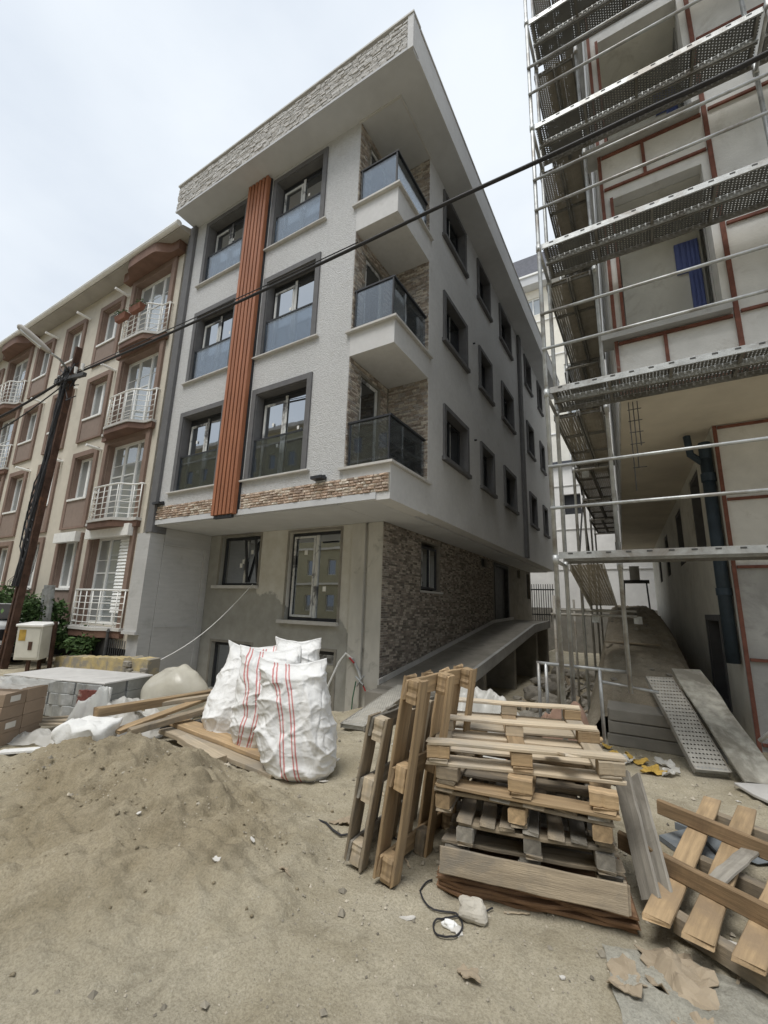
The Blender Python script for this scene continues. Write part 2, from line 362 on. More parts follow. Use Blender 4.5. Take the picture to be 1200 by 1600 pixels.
# perforated steel decking: round holes on a regular pitch in the sheet's own coordinates
def perfmat(name, px, py, rad, col, axes=('X','Y')):
    m, nt, b, out = newmat(name)
    t = N(nt, 'ShaderNodeTexCoord'); sx = N(nt, 'ShaderNodeSeparateXYZ'); nt.links.new(t.outputs['Object'], sx.inputs[0])
    fx = mathn(nt, 'SUBTRACT', mathn(nt, 'FRACT', mathn(nt, 'DIVIDE', sx.outputs[axes[0]], px)), .5)
    row = mathn(nt, 'MODULO', mathn(nt, 'FLOOR', mathn(nt, 'DIVIDE', sx.outputs[axes[0]], px)), 2.0)
    fy = mathn(nt, 'SUBTRACT', mathn(nt, 'FRACT', mathn(nt, 'ADD', mathn(nt, 'DIVIDE', sx.outputs[axes[1]], py), mathn(nt, 'MULTIPLY', mathn(nt, 'ABSOLUTE', row), .5))), .5)
    d = mathn(nt, 'SQRT', mathn(nt, 'ADD', mathn(nt, 'POWER', mathn(nt, 'MULTIPLY', fx, px), 2.0), mathn(nt, 'POWER', mathn(nt, 'MULTIPLY', fy, py), 2.0)))
    hole = mathn(nt, 'LESS_THAN', d, rad)
    v = vecs(nt); c = mixc(nt, ramp(nt, nzn(nt, v, 6, 7, .65), .35, .7), tuple(x*.7 for x in col), col)
    nt.links.new(c, b.inputs['Base Color']); b.inputs['Metallic'].default_value = .1; b.inputs['Roughness'].default_value = .65
    tr = N(nt, 'ShaderNodeBsdfTransparent'); ms = N(nt, 'ShaderNodeMixShader')
    nt.links.new(hole, ms.inputs[0]); nt.links.new(b.outputs[0], ms.inputs[1]); nt.links.new(tr.outputs[0], ms.inputs[2]); nt.links.new(ms.outputs[0], out.inputs['Surface'])
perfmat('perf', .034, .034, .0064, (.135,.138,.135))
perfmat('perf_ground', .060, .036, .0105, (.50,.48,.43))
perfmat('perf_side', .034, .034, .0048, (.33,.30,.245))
# thin plastic film
def plastic(name, col, tr, rough=.35):
    m, nt, b, out = newmat(name); v = vecs(nt)
    c = mixc(nt, ramp(nt, nzn(nt, v, 4, 6, .6), .3, .7), tuple(x*.8 for x in col), col); nt.links.new(c, b.inputs['Base Color'])
    b.inputs['Roughness'].default_value = rough; b.inputs['Specular IOR Level'].default_value = .5
    t = N(nt, 'ShaderNodeBsdfTransparent'); tl = N(nt, 'ShaderNodeBsdfTranslucent'); tl.inputs['Color'].default_value = (*col, 1)
    m1 = N(nt, 'ShaderNodeMixShader'); m1.inputs[0].default_value = .35; m2 = N(nt, 'ShaderNodeMixShader'); m2.inputs[0].default_value = tr
    nt.links.new(b.outputs[0], m1.inputs[1]); nt.links.new(tl.outputs[0], m1.inputs[2]); nt.links.new(m1.outputs[0], m2.inputs[1]); nt.links.new(t.outputs[0], m2.inputs[2])
    nt.links.new(m2.outputs[0], out.inputs['Surface']); bumpn(nt, b, nzn(nt, v, 5, 4, .5, 2.5), .4, .02)
plastic('film_sheet', (.76,.75,.71), .12)
plastic('film_yellow', (.80,.77,.67), .18, .25)
plastic('film_clear', (.70,.71,.69), .30)
# woven sack with printed red stripes (stripes run along the sack's local height)
def sackmat():
    m, nt, b, out = newmat('sack'); v = vecs(nt)
    u = N(nt, 'ShaderNodeAttribute', attribute_name='su').outputs['Fac']
    s = None
    for c0 in (-.115, -.085, -.005, .025):
        k = mathn(nt, 'LESS_THAN', mathn(nt, 'ABSOLUTE', mathn(nt, 'SUBTRACT', u, c0)), .0065)
        s = k if s is None else mathn(nt, 'MAXIMUM', s, k)
    base = mixc(nt, ramp(nt, nzn(nt, v, 5, 7, .6), .3, .75), (.70,.70,.69), (.84,.84,.83))
    base = mixc(nt, mathn(nt, 'MULTIPLY', ramp(nt, nzn(nt, v, 2.2, 7, .65), .58, .8), .5), base, (.52,.48,.40))
    c = mixc(nt, mathn(nt, 'MULTIPLY', s, .75), base, (.50,.05,.045)); nt.links.new(c, b.inputs['Base Color'])
    b.inputs['Roughness'].default_value = .55; b.inputs['Specular IOR Level'].default_value = .35
    wv = N(nt, 'ShaderNodeTexWave', i_Scale=160.0); nt.links.new(v, wv.inputs['Vector'])
    bumpn(nt, b, mathn(nt, 'ADD', nzn(nt, v, 7, 5, .5, 2.5), mathn(nt, 'MULTIPLY', wv.outputs['Fac'], .03)), .35, .03)
sackmat()

# ------------------------------------------------------------------ ground
def gh(x, y):
    z = .035*fbm((x*.8, y*.8, 3.1)) + .012*fbm((x*3.1, y*3.1, 7.7)) + .010*fbm((x*9, y*9, 1.7), 4) - .022*max(0, noise.noise(Vector((x*3.3, y*3.3, 21))))**1.5 + .018*(1-abs(noise.noise(Vector((x*1.5+y*.8, y*2.3, 6)))))**6
    z -= .50*sst(5.9, 6.9, y)*sst(-11.5, -10.2, x)*(1-sst(-4.9, -4.3, x))
    z -= .42*sst(6.6, 7.6, y)*sst(-4.7, -4.2, x)*(1-sst(-1.3, -.7, x))
    return z
_rg = random.Random(55); DENT = {}
for _ in range(230):
    _x, _y, _a = _rg.uniform(-3.6, 1.4), _rg.uniform(1.2, 6.2), _rg.uniform(0, math.pi)
    DENT.setdefault((math.floor(_x), math.floor(_y)), []).append((_x, _y, math.cos(_a), math.sin(_a), _rg.uniform(.09, .15), _rg.uniform(.04, .06), _rg.uniform(.006, .016)))
_gh0 = gh
def gh(x, y):
    z = _gh0(x, y)
    if -5 < x < 3 and 0 < y < 8:
        bx_, by_ = math.floor(x), math.floor(y)
        for i in (-1, 0, 1):
            for j in (-1, 0, 1):
                for (dx, dy, c, s_, l, w_, dp_) in DENT.get((bx_+i, by_+j), ()):
                    u, v = ((x-dx)*c+(y-dy)*s_)/l, (-(x-dx)*s_+(y-dy)*c)/w_; r = u*u+v*v
                    if r < 4: z += dp_*(-math.exp(-r*1.6)+.5*math.exp(-(math.sqrt(r)-1.3)**2*6))
    return z
def axis_pts(lo, hi, step, far):
    a = []; x = lo; d = step
    while x > -far: d *= 1.35; x -= d; a.append(x)
    a = a[::-1]; n = int(round((hi-lo)/step)); a += [lo+(hi-lo)*i/n for i in range(n+1)]; x = hi; d = step
    while x < far: d *= 1.35; x += d; a.append(x)
    return a
gx = axis_pts(-9, 2.2, .045, 900); gy = axis_pts(.2, 8.4, .045, 900)
m = MB(); nx = len(gx)
for y in gy:
    for x in gx: m.v.append((x, y, gh(x, y) if abs(x) < 40 and abs(y) < 40 else -.05))
for j in range(len(gy)-1):
    for i in range(nx-1): a = j*nx+i; m.q((a, a+1, a+nx+1, a+nx))
tag(m.build('ground', 'dirt', smooth=True), kind='structure')

# ------------------------------------------------------------------ the grey building
XS, XL, YF, YG, YE = -3.54, -10.32, 6.0, 7.63, 20.8
main = thing('grey_building', (-7, 6, 0), 'grey stucco four storey building with orange vertical slats and stone bands', 'building')
PF = lambda u, z, d: (u, YF+d, z)               # front, d inwards
PX = lambda u, z, d: (XS-d, u, z)               # side facing the alley
PG = lambda u, z, d: (u, YG+d, z)
PS = lambda u, z, d: (-4.62-d, u, z)
fw_r = [(-7.08, -5.41, 4.14+2.86*k, 6.2+2.83*k) for k in range(3)]
fw_l = [(-9.62, -7.95, 4.16+2.86*k, 6.2+2.83*k) for k in range(3)]
side_y = [(8.2, 9.72), (10.68, 11.85), (12.9, 14.3), (16.32, 17.45), (18.72, 19.6)]
sw = [(a, b, 4.82+2.84*k, 6.06+2.88*k) for k in range(3) for a, b in side_y]
part('front_wall', 'stucco', main, lambda m: m.wall(PF, XL+.26, -4.52, 3.53, 12.0, fw_r+fw_l, .3))
part('side_wall', 'stucco_fine', main, lambda m: m.wall(PX, 7.45, YE, 3.44, 12.0, sw, .3))
part('rear_wall', 'stucco_fine', main, lambda m: m.box(XL, XS-.3, YE-.3, YE, 3.44, 12.0))
part('party_wall', 'party_wall', main, lambda m: m.box(XL-.02, XL+.2, 6.32, YE-.31, -.5, 11.98))
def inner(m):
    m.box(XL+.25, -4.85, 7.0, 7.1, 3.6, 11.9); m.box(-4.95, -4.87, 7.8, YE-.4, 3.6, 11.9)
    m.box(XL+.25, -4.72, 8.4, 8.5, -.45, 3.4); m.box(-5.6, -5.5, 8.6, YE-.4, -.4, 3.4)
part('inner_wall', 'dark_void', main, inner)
part('soffit', 'soffit_grey', main, lambda m: (m.box(XL+.2, -4.63, YF+.02, YG-.01, 3.40, 3.52), m.box(-4.62, XS-.31, YF+.02, YE-.02, 3.40, 3.50)))
part('fascia_strip', 'soffit_grey', main, lambda m: m.box(XL+.262, -3.80, 5.965, YF-.002, 3.42, 3.535))
# corner balconies (solid box bands with a ledge on top)
bal = [(3.405, 4.02), (6.30, 6.78), (9.14, 9.73)]
for k, (a, b) in enumerate(bal):
    o = part('balcony', 'stucco_fine', main, lambda m: m.box(-4.518, XS+.004, YF-.003, 7.448, a, b))
    part('ledge', 'ledge', o, lambda m: (m.box(-4.60, XS+.07, YF-.075, YF+.16, b+.002, b+.045), m.box(XS-.16, XS+.07, YF+.162, 7.53, b+.002, b+.045)))
    zt = b+.045; h = .86 if k == 0 else .9
    g = part('glass_panel', 'glass_rail', o, lambda m: m.box(-4.44, XS-.085, YF+.06, YF+.07, zt, zt+h))
    g2 = part('glass_panel', 'glass_rail', o, lambda m: m.box(XS-.075, XS-.065, YF+.075, 7.40, zt, zt+h))
    part('handrail', 'frame_dark', o, lambda m: (m.box(-4.50, XS-.04, YF+.04, YF+.09, zt+h, zt+h+.035), m.box(XS-.095, XS-.042, YF+.091, 7.44, zt+h, zt+h+.035), m.box(-4.47, -4.442, YF+.045, YF+.085, zt, zt+h), m.box(XS-.092, XS-.06, YF+.045, YF+.073, zt, zt+h)))
part('ceiling_trim', 'ledge', main, lambda m: (m.box(-4.56, XS+.02, YF-.03, YF-.002, 11.95, 11.998), m.box(XS+.002, XS+.022, YF, 7.45, 11.95, 11.998)))
part('balcony_ceiling', 'soffit_grey', main, lambda m: m.box(-4.518, XS-.004, YF+.004, 7.448, 11.96, 11.999))
def stones(m, P, u0, u1, z0, z1, rowh, lens, dep, skip=None, gap=.006, rng=random):
    z = z0; row = 0
    while z < z1-.01:
        h = min(rowh*rng.uniform(.8, 1.25), z1-z)
        if z1-(z+h) < .015: h = z1-z
        u = u0-rng.uniform(0, lens[0])
        while u < u1:
            l = rng.uniform(*lens); a, b = max(u, u0), min(u+l, u1); u += l
            if b-a < .02: continue
            if skip and skip((a+b)/2, z+h/2, a, b, z, z+h): continue
            d = [rng.uniform(*dep) for _ in range(4)]; base = sum(d)/4; d = [base+(x-base)*.5 for x in d]
            n = len(m.v); A, B, C, D = a+gap/2, b-gap/2, z+gap/2, z+h-gap/2; r = rng.random()
            m.v += [P(A,C,.0), P(B,C,.0), P(B,D,.0), P(A,D,.0), P(A+.004,C+.003,-d[0]), P(B-.004,C+.003,-d[1]), P(B-.004,D-.003,-d[2]), P(A+.004,D-.003,-d[3])]
            for f in ((4,5,6,7),(0,1,5,4),(1,2,6,5),(2,3,7,6),(3,0,4,7)): m.q(tuple(n+i for i in f), r)
        z += h; row += 1
# stone band under the first floor: every stone its own piece
band = part('stone_band', 'concrete', main, lambda m: (m.box(XL+.262, -7.90, 5.985, YF-.001, 3.537, 3.86), m.box(-7.12, -3.545, 5.985, YF-.001, 3.537, 3.86)))
rg = random.Random(5); bs = 0; BH = .0535
for (ua, ub) in ((XL+.265, -7.90), (-7.12, -3.56)):
    z = 3.54
    for rr in range(6):
        h = BH; u = ua
        while u < ub-.03:
            l = min(rg.uniform(.08, .18), ub-u)
            if ub-(u+l) < .05: l = ub-u
            mm = MB(); d = rg.uniform(.012, .04); e = rg.uniform(-.008, .008); r = rg.random()
            mm.hexa([(u+.003,5.985,z+.003),(u+l-.003,5.985,z+.003),(u+l-.003,5.985,z+h-.003),(u+.003,5.985,z+h-.003)],
                    [(u+.012,5.985-d-e,z+.012),(u+l-.01,5.985-d+e,z+.01),(u+l-.014,5.985-d-e,z+h-.012),(u+.01,5.985-d,z+h-.01)], r)
            mm.build('stone', 'stone_band', band); bs += 1; u += l
        z += h
# recess cladding
for k in range(3):
    z0 = bal[k][1]+.05; z1 = (bal[k+1][0] if k < 2 else 11.96)
    PL = lambda u, z, d: (-4.52-d, u, z); PB = lambda u, z, d: (u, 7.45+d, z)
    dz1 = z0+2.05
    door = (6.42, 7.12, z0, dz1)
    part('recess_wall', 'concrete', main, lambda m: (m.wall(PL, YF+.301, 7.449, z0-.05, z1, [door], .12), m.box(-4.9, XS-.301, 7.452, 7.60, z0-.05, z1)))
    o = part('recess_stone', 'stone_recess', main, lambda m: (stones(m, PL, YF+.01, 7.43, z0, z1, .043, (.08, .2), (.006, .028), lambda u, z, a, b, c, d: b > door[0] and a < door[1] and c < door[3]),
             stones(m, PB, -4.49, XS-.002, z0, z1, .043, (.08, .2), (.006, .028)))); tag(o, kind='stuff')
    PD = lambda u, z, d: (-4.56-d, u, z)
    dr = part('balcony_door', 'film', main, lambda m: m.ring(PD, door[0]+.02, door[1]-.02, z0+.01, dz1-.01, .07, 0, .06))
    part('pane', 'glass_side', dr, lambda m: m.pbox(PD, door[0]+.09, door[1]-.09, z0+.08, dz1-.08, .02, .035))
part('recess_edge', 'stucco_fine', main, lambda m: m.box(-4.80, -4.533, YF+.302, YF+.306, 4.07, 11.95))
# orange slats
sl = part('slat_panel', 'frame_dark', main, lambda m: m.box(-7.86, -7.16, YF-.045, YF-.002, 3.46, 11.99))
for i in range(6):
    u = -7.87+.12*i+.006
    part('slat', 'orange_slat', sl, lambda m: m.box(u, u+.083, YF-.155, YF-.046, 3.44, 11.985), bevel=.006)
part('slat_base', 'frame_dark', sl, lambda m: m.box(-7.8, -7.25, YF-.12, YF-.05, 3.37, 3.435))
# downpipe strips
part('corner_strip', 'trim_dark', main, lambda m: m.box(XL, XL+.258, YF-.09, YF+.29, 3.24, 12.0), bevel=.008)
part('side_strip', 'trim_dark', main, lambda m: m.box(XS+.002, XS+.10, 15.2, 15.52, 3.45, 11.99), bevel=.008)
# wall lights
for x in (-5.02, -9.95):
    part('wall_light', 'frame_dark', main, lambda m: (m.box(x-.13, x+.13, YF-.16, YF-.002, 3.90, 3.955), m.box(x-.1, x+.1, YF-.03, YF-.001, 3.957, 3.99)))
# front windows
def front_window(u0, u1, z0, z1, k):
    fr = part('window', 'frame_dark', main, lambda m: (m.ring(PF, u0+.13, u1-.13, z0+.02, z1-.13, .055, .20, .27), m.pbox(PF, u0+.185, u1-.185, z1-.29, z1-.19, .21, .26)))
    part('surround', 'trim_dark', fr, lambda m: (m.ring(PF, u0-.01, u1+.01, z0, z1+.01, .12, -.035, -.001, False), m.ring(PF, u0+.002, u1-.002, z0+.022, z1-.002, .126, .0, .29, False)))
    part('sill', 'ledge', fr, lambda m: m.pbox(PF, u0-.12, u1+.10, z0-.018, z0+.018, -.075, .28), bevel=.004)
    um = u0+.13+(u1-u0-.26)*.47; zt = z1-.31
    part('sash', 'film', fr, lambda m: (m.ring(PF, u0+.20, um, z0+.08, zt, .05, .175, .199), ))
    part('mullion', 'film', fr, lambda m: m.pbox(PF, um+.004, um+.07, z0+.08, zt+.1, .185, .199))
    part('pane', 'glass', fr, lambda m: m.pbox(PF, u0+.25, um-.05, z0+.13, zt-.05, .19, .198)); part('pane', 'glass', fr, lambda m: m.pbox(PF, um+.07, u1-.19, z0+.09, zt+.08, .215, .222))
    rg = random.Random(int(u0*100)+k)
    for _ in range(3):
        su, sz = rg.uniform(u0+.35, u1-.3), rg.uniform(z0+.35, z1-.7)
        part('sticker', 'sticker', fr, lambda m: m.pbox(PF, su, su+.055, sz, sz+.075, .166, .168))
    gr = part('glass_railing', 'glass_rail', fr, lambda m: m.pbox(PF, u0+.14, u1-.14, z0+.03, z0+.87, .035, .047))
    part('railing_bar', 'frame_dark', fr, lambda m: (m.pbox(PF, u0+.13, u1-.13, z0+.872, z0+.905, .025, .06), m.pbox(PF, u0+.13, u0+.138, z0+.03, z0+.87, .03, .05)))
for k in range(3): front_window(*fw_r[k], k); front_window(*fw_l[k], k)
# side windows
def side_window(P, u0, u1, z0, z1, thingo, gl='glass_side', nm='window', dp=.16, sur=True, film='frame_dark'):
    fr = part(nm, 'frame_dark', thingo, lambda m: (m.ring(P, u0+.10, u1-.10, z0+.04, z1-.10, .05, dp, dp+.06), m.pbox(P, (u0+u1)/2-.035, (u0+u1)/2+.035, z0+.09, z1-.15, dp-.01, dp+.05)))
    if sur:
        part('surround', 'trim_dark', fr, lambda m: (m.ring(P, u0-.01, u1+.01, z0, z1+.01, .11, -.05, -.001, False), m.ring(P, u0+.002, u1-.002, z0+.03, z1-.002, .10, 0, dp+.09, False)))
        part('sill', 'trim_dark', fr, lambda m: m.pbox(P, u0-.06, u1+.06, z0-.07, z0+.028, -.09, dp), bevel=.006)
    part('film_strip', 'film', fr, lambda m: m.pbox(P, u0+.125, u0+.15, z0+.1, z1-.16, dp-.006, dp-.001)); part('film_strip', 'film', fr, lambda m: (m.pbox(P, (u0+u1)/2-.012, (u0+u1)/2+.012, z0+.1, z1-.16, dp-.016, dp-.011),))
    mid = (u0+u1)/2
    part('pane', gl, fr, lambda m: m.pbox(P, u0+.15, mid-.035, z0+.09, z1-.15, dp+.02, dp+.03)); part('pane', gl, fr, lambda m: m.pbox(P, mid+.035, u1-.15, z0+.09, z1-.15, dp+.02, dp+.03))
    return fr
for h in sw: side_window(PX, *h, main)
# eave and parapet
EX0, EX1, EY0, EY1, EZ0, EZ1 = -10.22, -2.94, 5.39, 21.3, 12.0, 12.86
part('eave_soffit', 'soffit_grey', main, lambda m: m.box(EX0+.02, EX1-.02, EY0+.03, EY1-.02, EZ0+.002, EZ0+.05))
part('parapet_core', 'stucco_fine', main, lambda m: (m.box(EX0, EX1-.004, EY0+.03, EY0+.25, EZ0+.052, EZ1), m.box(EX1-.25, EX1, EY0+.251, EY1, EZ0+.004, EZ1-.05), m.box(EX0, EX0+.2, EY0+.252, EY1, EZ0+.052, EZ1-.05)))
PE = lambda u, z, d: (u, EY0+.03+d, z)
o = part('parapet_stone', 'stone_eave', main, lambda m: stones(m, PE, EX0, EX1-.12, EZ0+.06, EZ1-.03, .062, (.09, .22), (.006, .05))); tag(o, kind='stuff')
part('parapet_corner', 'stucco_fine', main, lambda m: m.box(EX1-.118, EX1+.006, EY0-.01, EY0+.028, EZ0+.003, EZ1))
part('parapet_edge', 'soffit_grey', main, lambda m: m.box(EX0, EX1-.122, EY0-.012, EY0+.029, EZ0+.003, EZ0+.058))
part('coping', 'ledge', main, lambda m: (m.box(EX0-.02, EX1+.02, EY0-.03, EY0+.28, EZ1+.002, EZ1+.045), m.box(EX1-.27, EX1+.02, EY0+.281, EY1, EZ1-.048, EZ1+.0)))
part('roof_slab', 'roof_grey', main, lambda m: m.box(EX0+.21, EX1-.26, EY0+.26, EY1-.03, 12.06, 12.3))
part('roof_block', 'ledge', main, lambda m: m.box(-6.6, -4.3, 5.72, 8.5, 12.31, 13.12))
# ground floor front
gfh = [(-9.62, -8.2, 2.06, 3.33), (-7.22, -5.72, 1.29, 3.31), (-9.62, -8.2, -.42, .68), (-7.2, -5.74, -.42, .70)]
part('ground_floor_wall', 'cement_front', main, lambda m: m.wall(PG, XL+.21, -5.38, -.6, 3.40, gfh, .25))
part('corner_pier', 'pale_concrete', main, lambda m: (m.box(-5.378, -5.05, YG-.05, YG+.25, -.6, 3.395), m.box(-4.98, -4.625, YG-.02, YG+.25, -.3, 3.395), m.box(-5.05, -4.98, YG+.03, YG+.24, -.3, 3.395)))
for i, h in enumerate(gfh):
    u0, u1, z0, z1 = h
    fr = part('window', 'frame_dark', main, lambda m: (m.ring(PG, u0+.02, u1-.02, z0+.02, z1-.02, .06, .10, .17),))
    um = u0+(u1-u0)*(.52 if i != 0 else .6)
    part('mullion', 'film', fr, lambda m: m.pbox(PG, um-.04, um+.04, z0+.08, z1-.08, .085, .16))
    part('reveal', 'concrete', fr, lambda m: m.ring(PG, u0-.06, u1+.06, z0-.02, z1+.06, .058, -.015, -.001, False))
    if i < 2: part('sill', 'ledge', fr, lambda m: m.pbox(PG, u0-.14, u1+.06, z0-.06, z0+.015, -.11, .09))
    if i == 1: part('sash', 'film', fr, lambda m: m.ring(PG, u0+.09, um-.05, z0+.09, z1-.09, .045, .07, .098))
    part('pane', 'glass', fr, lambda m: m.pbox(PG, u0+.08, um-.04, z0+.08, z1-.08, .125, .135))
    part('pane', 'glass', fr, lambda m: m.pbox(PG, um+.04, u1-.08, z0+.08, z1-.08, .125, .135))
    rg = random.Random(i)
    for _ in range(3): 
        su, sz = rg.uniform(u0+.25, u1-.3), rg.uniform(z0+.3, z1-.3)
        part('sticker', 'sticker', fr, lambda m: m.pbox(PG, su, su+.09, sz, sz+.11, .119, .121))
    if i == 0:   # half open tilted casement
        part('open_sash', 'frame_dark', fr, lambda m: (m.bar((um+.10, YG+.10, z0+.1), (um+.16, YG-.10, z1-.12), .05, .05), m.bar((u1-.10, YG+.10, z0+.1), (u1-.06, YG-.10, z1-.12), .05, .05), m.bar((um+.16, YG-.10, z1-.12), (u1-.06, YG-.10, z1-.12), .05, .05)))
# party return wall and pilaster at the left
part('return_wall', 'grey_wall', main, lambda m: (m.box(XL+.21, XL+.225, 6.30, YG-.002, -.6, 3.395), m.box(XL+.227, XL+.262, 6.30, YG-.1, 2.98, 3.02), m.box(XL+.227, XL+.262, YG-.2, YG-.1, -.5, 2.978), m.box(XL+.227, XL+.24, 6.32, YG-.21, 1.02, 1.04)))
part('pilaster', 'grey_wall', main, lambda m: (m.box(XL-.33, XL+.208, 5.93, 6.295, .86, 3.238), m.box(XL-.24, XL+.206, 6.0, 6.294, -.5, .858), m.box(XL-.36, XL+.2, 5.90, 5.928, .86, .93)))
# ground floor side wall, stone mosaic
gsh = [(9.4, 10.5, 2.07, 3.25), (15.2, 17.0, 1.2, 3.32), (13.85, 14.4, 3.05, 3.34), (18.4, 18.9, 3.0, 3.34), (20.0, 20.6, 2.2, 3.3)]
part('ground_floor_side_wall', 'concrete', main, lambda m: m.wall(PS, YG+.251, YE, -.6, 3.40, gsh, .2))
o = part('side_stone', 'stone_side', main, lambda m: stones(m, PS, YG-.018, 15.0, -.05, 3.395, .045, (.07, .17), (.006, .022), lambda u, z, a, b, c, d: any(b > h[0] and a < h[1] and d > h[2] and c < h[3] for h in gsh) or z < .1+.14*(u-YG), gap=.007)); tag(o, kind='stuff')
side_window(PS, *gsh[0], main, sur=False, dp=.05); part('sill', 'ledge', main, lambda m: m.pbox(PS, 9.33, 10.57, 2.02, 2.065, -.07, .05))
part('door', 'steel_dark', main, lambda m: (m.pbox(PS, 15.22, 16.98, 1.2, 3.3, .1, .15), m.ring(PS, 15.2, 17.0, 1.2, 3.32, .1, -.03, .09, False)))
for h in gsh[2:]: part('vent_window', 'frame_dark', main, lambda m: m.pbox(PS, h[0], h[1], h[2], h[3], .1, .15))
# small pipe stubs on the alley face
for (y, z) in ((10.25, 8.75), (10.25, 5.95), (13.2, 8.3)): part('drain_stub', 'frame_dark', main, lambda m: m.tube([(XS-.02, y, z), (XS+.06, y, z-.01)], .025))
# entrance walkway
walk = thing('walkway', (-4, 10, 0), 'concrete walkway rising along the stone clad side wall', 'walkway')
wy = [(7.50, .20), (14.9, 1.24), (17.4, 1.33)]
def wslab(m, x0, x1, t0, t1):
    for (a, za), (b, zb) in zip(wy, wy[1:]): m.hexa([(x0,a,za+t0),(x1,a,za+t0),(x1,b,zb+t0),(x0,b,zb+t0)], [(x0,a,za+t1),(x1,a,za+t1),(x1,b,zb+t1),(x0,b,zb+t1)])
part('slab', 'concrete', walk, lambda m: wslab(m, -4.585, -3.30, -.16, 0))
part('edge_beam', 'raw_cement', walk, lambda m: wslab(m, -3.298, -3.22, -.24, .012))
part('skirting', 'ledge', walk, lambda m: wslab(m, -4.584, -4.55, .002, .10))
for y in (10.0, 12.6, 15.4, 17.2):
    zt = .2+(y-7.5)*.14-.17 if y < 14.9 else 1.13
    part('support_wall', 'concrete', walk, lambda m: m.box(-4.58, -3.3, y-.1, y+.1, -.9, zt))
part('step', 'concrete', walk, lambda m: m.box(-4.60, -3.4, 7.1, 7.498, -.5, .14))

# ------------------------------------------------------------------ cream apartment block on the left
apt = thing('apartment_building', (-16, 6, 0), 'cream apartment block with brown window surrounds and white curved balcony railings', 'building')
YA = 6.06; PA = lambda u, z, d: (u, YA+d, z)
AX0, AX1 = -31.0, -10.665
dz = [(1.0, 3.3), (3.70, 5.98), (6.35, 8.64), (9.0, 11.28)]
wz = [(1.9, 3.3), (4.52, 5.86), (7.13, 8.42), (9.72, 11.04)]
pz = [1.0, 3.62, 6.38, 9.0]
dcol = [-12.05, -21.35, -25.9]; wcol = [-14.3, -16.68, -19.0, -23.7]
holes = [(c-.95, c+.95, a, b) for c in dcol for a, b in dz]+[(c-.56, c+.56, a, b) for c in wcol for a, b in wz]
part('wall', 'cream', apt, lambda m: m.wall(PA, AX0, AX1, .5, 11.75, holes, .3))
part('core', 'party_wall', apt, lambda m: (m.box(AX0, AX1-.05, 6.9, 18, -.5, 12.0), m.box(AX1-.25, AX1+.01, 6.37, 6.9, -.5, 11.7)))
part('basement_shade', 'dark_void', apt, lambda m: m.box(AX0, AX1-.3, 6.6, 6.7, -.5, .7))  # dark sheet painting the shade of the recess below the facade
part('eave', 'roof_grey', apt, lambda m: (m.box(AX0, -10.26, 5.60, 6.4, 11.76, 11.82), ))
part('gutter', 'white_paint', apt, lambda m: m.tube([(AX0, 5.55, 11.86), (-10.26, 5.55, 11.86)], .085, 10))
part('roof', 'roof_grey', apt, lambda m: m.hexa([(AX0,5.62,11.83),(-10.27,5.62,11.83),(-10.27,18,11.83),(AX0,18,11.83)], [(AX0,5.66,11.9),(-10.27,5.66,11.9),(-10.27,12,13.9),(AX0,12,13.9)]))
def bplan(c, n=24, wd=1.24, e=.15, b=.44):
    pts = []
    for i in range(n+1):
        t = i/n*2-1; k = abs(t)
        d = e+(b-e)*(1-sst(.45, .80, k))*(1-.10*(k/.8)**2)
        pts.append((c+t*wd, YA-d))
    return pts
